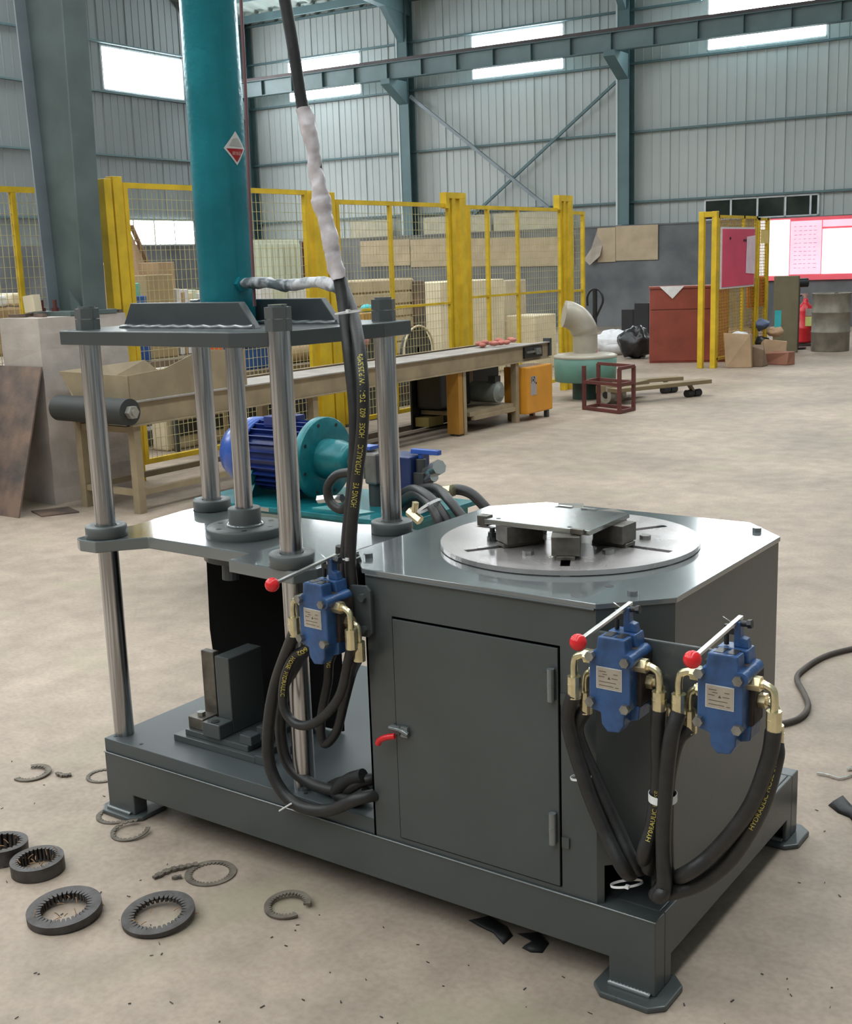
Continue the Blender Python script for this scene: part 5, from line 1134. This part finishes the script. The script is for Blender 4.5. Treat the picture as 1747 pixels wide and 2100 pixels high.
# ------------------------------------------------------------------ cable and scraps on the floor
cp_ = [pick(u, v, 2, .012) for u, v in ((1790, 1322), (1747, 1330), (1690, 1346), (1648, 1372), (1634, 1392), (1650, 1425), (1657, 1450), (1640, 1472), (1604, 1484), (1540, 1492), (1480, 1494))]
solo(MB().tube(smooth(cp_, 8), .0105, 10), 'floor_cable', mat('dusty_cable', (.075, .06, .05), .7, 0, .3, 20), 'dusty black cable snaking on the floor right of the cabinet', 'cable')
def friction_ring(label, u, v, R, rin, h, teeth, m_, tilt=0, arc=1.0, a0=0, z=0, gap=.45, fib=0, wob=0):
    c = pick(u, v, 2, 0); n = teeth; pr = []; mb = MB(); k = 4 * n; m_k = int(k * arc)
    Rm = Matrix.Rotation(tilt, 3, 'X') @ Matrix.Rotation(a0, 3, 'Z')
    tp = [];
    for i in range(m_k + (0 if arc >= 1 else 1)):
        a = 2 * PI * i / k; ri = rin if (i % 4) != 3 else rin + (R - rin) * gap
        w_ = wob * math.sin(3 * a + 1)
        tp.append((Vector((ri * math.cos(a), ri * math.sin(a), w_)), Vector((R * math.cos(a), R * math.sin(a), w_))))
    vs = []
    for a_, b_ in tp: vs += [a_, b_, b_ + Vector((0, 0, h)), a_ + Vector((0, 0, h))]
    vs = [Rm @ p for p in vs]; zm = min(p.z for p in vs); vs = [p + Vector((c.x, c.y, z - zm + .0008)) for p in vs]
    q = len(tp); fs = []
    for i in range(q if arc >= 1 else q - 1):
        j = (i + 1) % q
        for e in range(4): fs.append([4 * i + e, 4 * j + e, 4 * j + (e + 1) % 4, 4 * i + (e + 1) % 4])
    if arc < 1: fs += [[0, 1, 2, 3], [4 * q - 4, 4 * q - 3, 4 * q - 2, 4 * q - 1]]
    mb.add(vs, fs); o = solo(mb, 'friction_ring', m_, label, 'ring', group='friction ring offcuts on the floor')
    if fib:
        rd = random.Random(fib); f = MB()
        for i in range(14):
            p = Vector((c.x, c.y, z + h)) + Vector((rd.uniform(-1, 1) * R * .8, rd.uniform(-1, 1) * R * .8, rd.uniform(-.3, .15) * h)); d = Vector((rd.uniform(-1, 1), rd.uniform(-1, 1), rd.uniform(-.1, .8))).normalized() * .018
            f.tube([p, p + d * .5 + Vector((0, 0, .002)), p + d], .0012, 5)
        f.build('fibre_tuft', FIBRE, o, kind='stuff')
    return o
friction_ring('dark slotted ring at the front left of the floor, nearest the camera', 134, 1878, .094, .058, .020, 34, SCRAP, .07, fib=3)
friction_ring('dark slotted ring with orange fibres, second from the left at the front', 326, 1886, .092, .060, .012, 34, SCRAP, .10, fib=5)
friction_ring('broken flat ring below the middle of the base frame', 590, 1862, .060, .042, .006, 30, SCRAPL, .1, .86, .5, fib=0)
friction_ring('pale thin ring of friction flash between the frame and the dark rings', 432, 1792, .070, .050, .003, 32, SCRAPL, 0)
friction_ring('thick black ring with ragged inside at the left edge', 79, 1786, .072, .05, .036, 30, SCRAP, .03, fib=7)
friction_ring('thick black ring cut by the left picture edge', 5, 1758, .072, .05, .042, 22, SCRAP, -.05, fib=9)
friction_ring('curled thin ring just in front of the left foot', 268, 1708, .058, .044, .003, 20, SCRAPL, .12, .8, 2.0)
friction_ring('thin toothed ring half under the left foot', 240, 1672, .062, .046, .003, 22, SCRAPL, 0, .7, 3.0)
friction_ring('far thin broken ring at the left of the floor', 66, 1588, .062, .042, .004, 22, SCRAPL, .05, .7, 4.5)
friction_ring('thin ring partly hidden behind the left foot', 212, 1592, .055, .042, .003, 20, SCRAPL, 0)
def strip(label, pts, r, m_=SCRAPL, nm='ring_fragment'):
    P = smooth([pick(u, v, 2, .006) for u, v in pts], 4); mb = MB()
    for i, (a, b) in enumerate(zip(P, P[1:])):
        mb.bar(a, b + (b - a) * .1, r * (1.0 if i % 2 else .6), .006)
    return solo(mb, nm, m_, label, 'scrap')
strip('toothed strip of ring flash lying left of the pale thin ring', [(315, 1800), (345, 1785), (375, 1778), (405, 1772)], .02)
strip('short dark fragment right of the far broken ring', [(116, 1585), (130, 1590), (146, 1588)], .018)
strip('short fragment inside the pale thin ring', [(352, 1800), (372, 1797)], .012)
strip('shiny metal shaving at the right picture edge', [(1675, 1585), (1700, 1590), (1722, 1596), (1752, 1588)], .008, SILV, 'metal_shaving')
strip('second shiny shaving at the right picture edge, further back', [(1738, 1578), (1752, 1573)], .012, SILV, 'metal_shaving')
def rag(label, pts, h, m_=RUBBER, nm='rubber_scrap'):
    P = [pick(u, v, 2, 0) for u, v in pts]; c = sum(P, Vector()) / len(P); n = len(P)
    vs = [p + Vector((0, 0, .001)) for p in P] + [p.lerp(c, .25) + Vector((0, 0, h * (1 + .5 * math.sin(i * 2)))) for i, p in enumerate(P)] + [c + Vector((0, 0, h * .7))]
    fs = [[i, (i + 1) % n, n + (i + 1) % n, n + i] for i in range(n)] + [[n + i, n + (i + 1) % n, 2 * n] for i in range(n)] + [list(range(n))[::-1]]
    return solo(MB().add(vs, fs, True), nm, m_, label, 'scrap')
rag('black rubber scrap at the right picture edge', [(1698, 1652), (1724, 1644), (1747, 1655), (1770, 1670), (1760, 1700), (1742, 1678), (1718, 1668)], .02)
rag('black rubber flap under the base frame, left piece', [(960, 1888), (1000, 1880), (1040, 1900), (1052, 1920), (1032, 1938), (1012, 1915), (985, 1902)], .008)
rag('black rubber flap under the base frame, right piece', [(1060, 1915), (1110, 1915), (1126, 1935), (1112, 1955), (1088, 1954), (1070, 1945), (1092, 1932)], .008)
rd = random.Random(11); ch = MB()
for i in range(130):
    u, v = rd.uniform(-40, 1780), rd.uniform(1550, 2110)
    p = pick(u, v, 2, .0015)
    if -.05 < p.x < 1.85 and -.02 < p.y < 1: continue
    a = rd.uniform(0, 6.28); l = rd.uniform(.002, .012); ch.bar(p, p + Vector((math.cos(a) * l, math.sin(a) * l, .0005)), rd.uniform(.001, .003), .0015)
o = ch.build('floor_chips', SCRAP); tag(o, 'small dark chips and crumbs scattered over the floor', 'debris', kind='stuff')

for o in list(COL.objects):
    if o.type == 'EMPTY' and o.get('kind') == 'structure' and not any(c.parent == o for c in COL.objects): bpy.data.objects.remove(o)
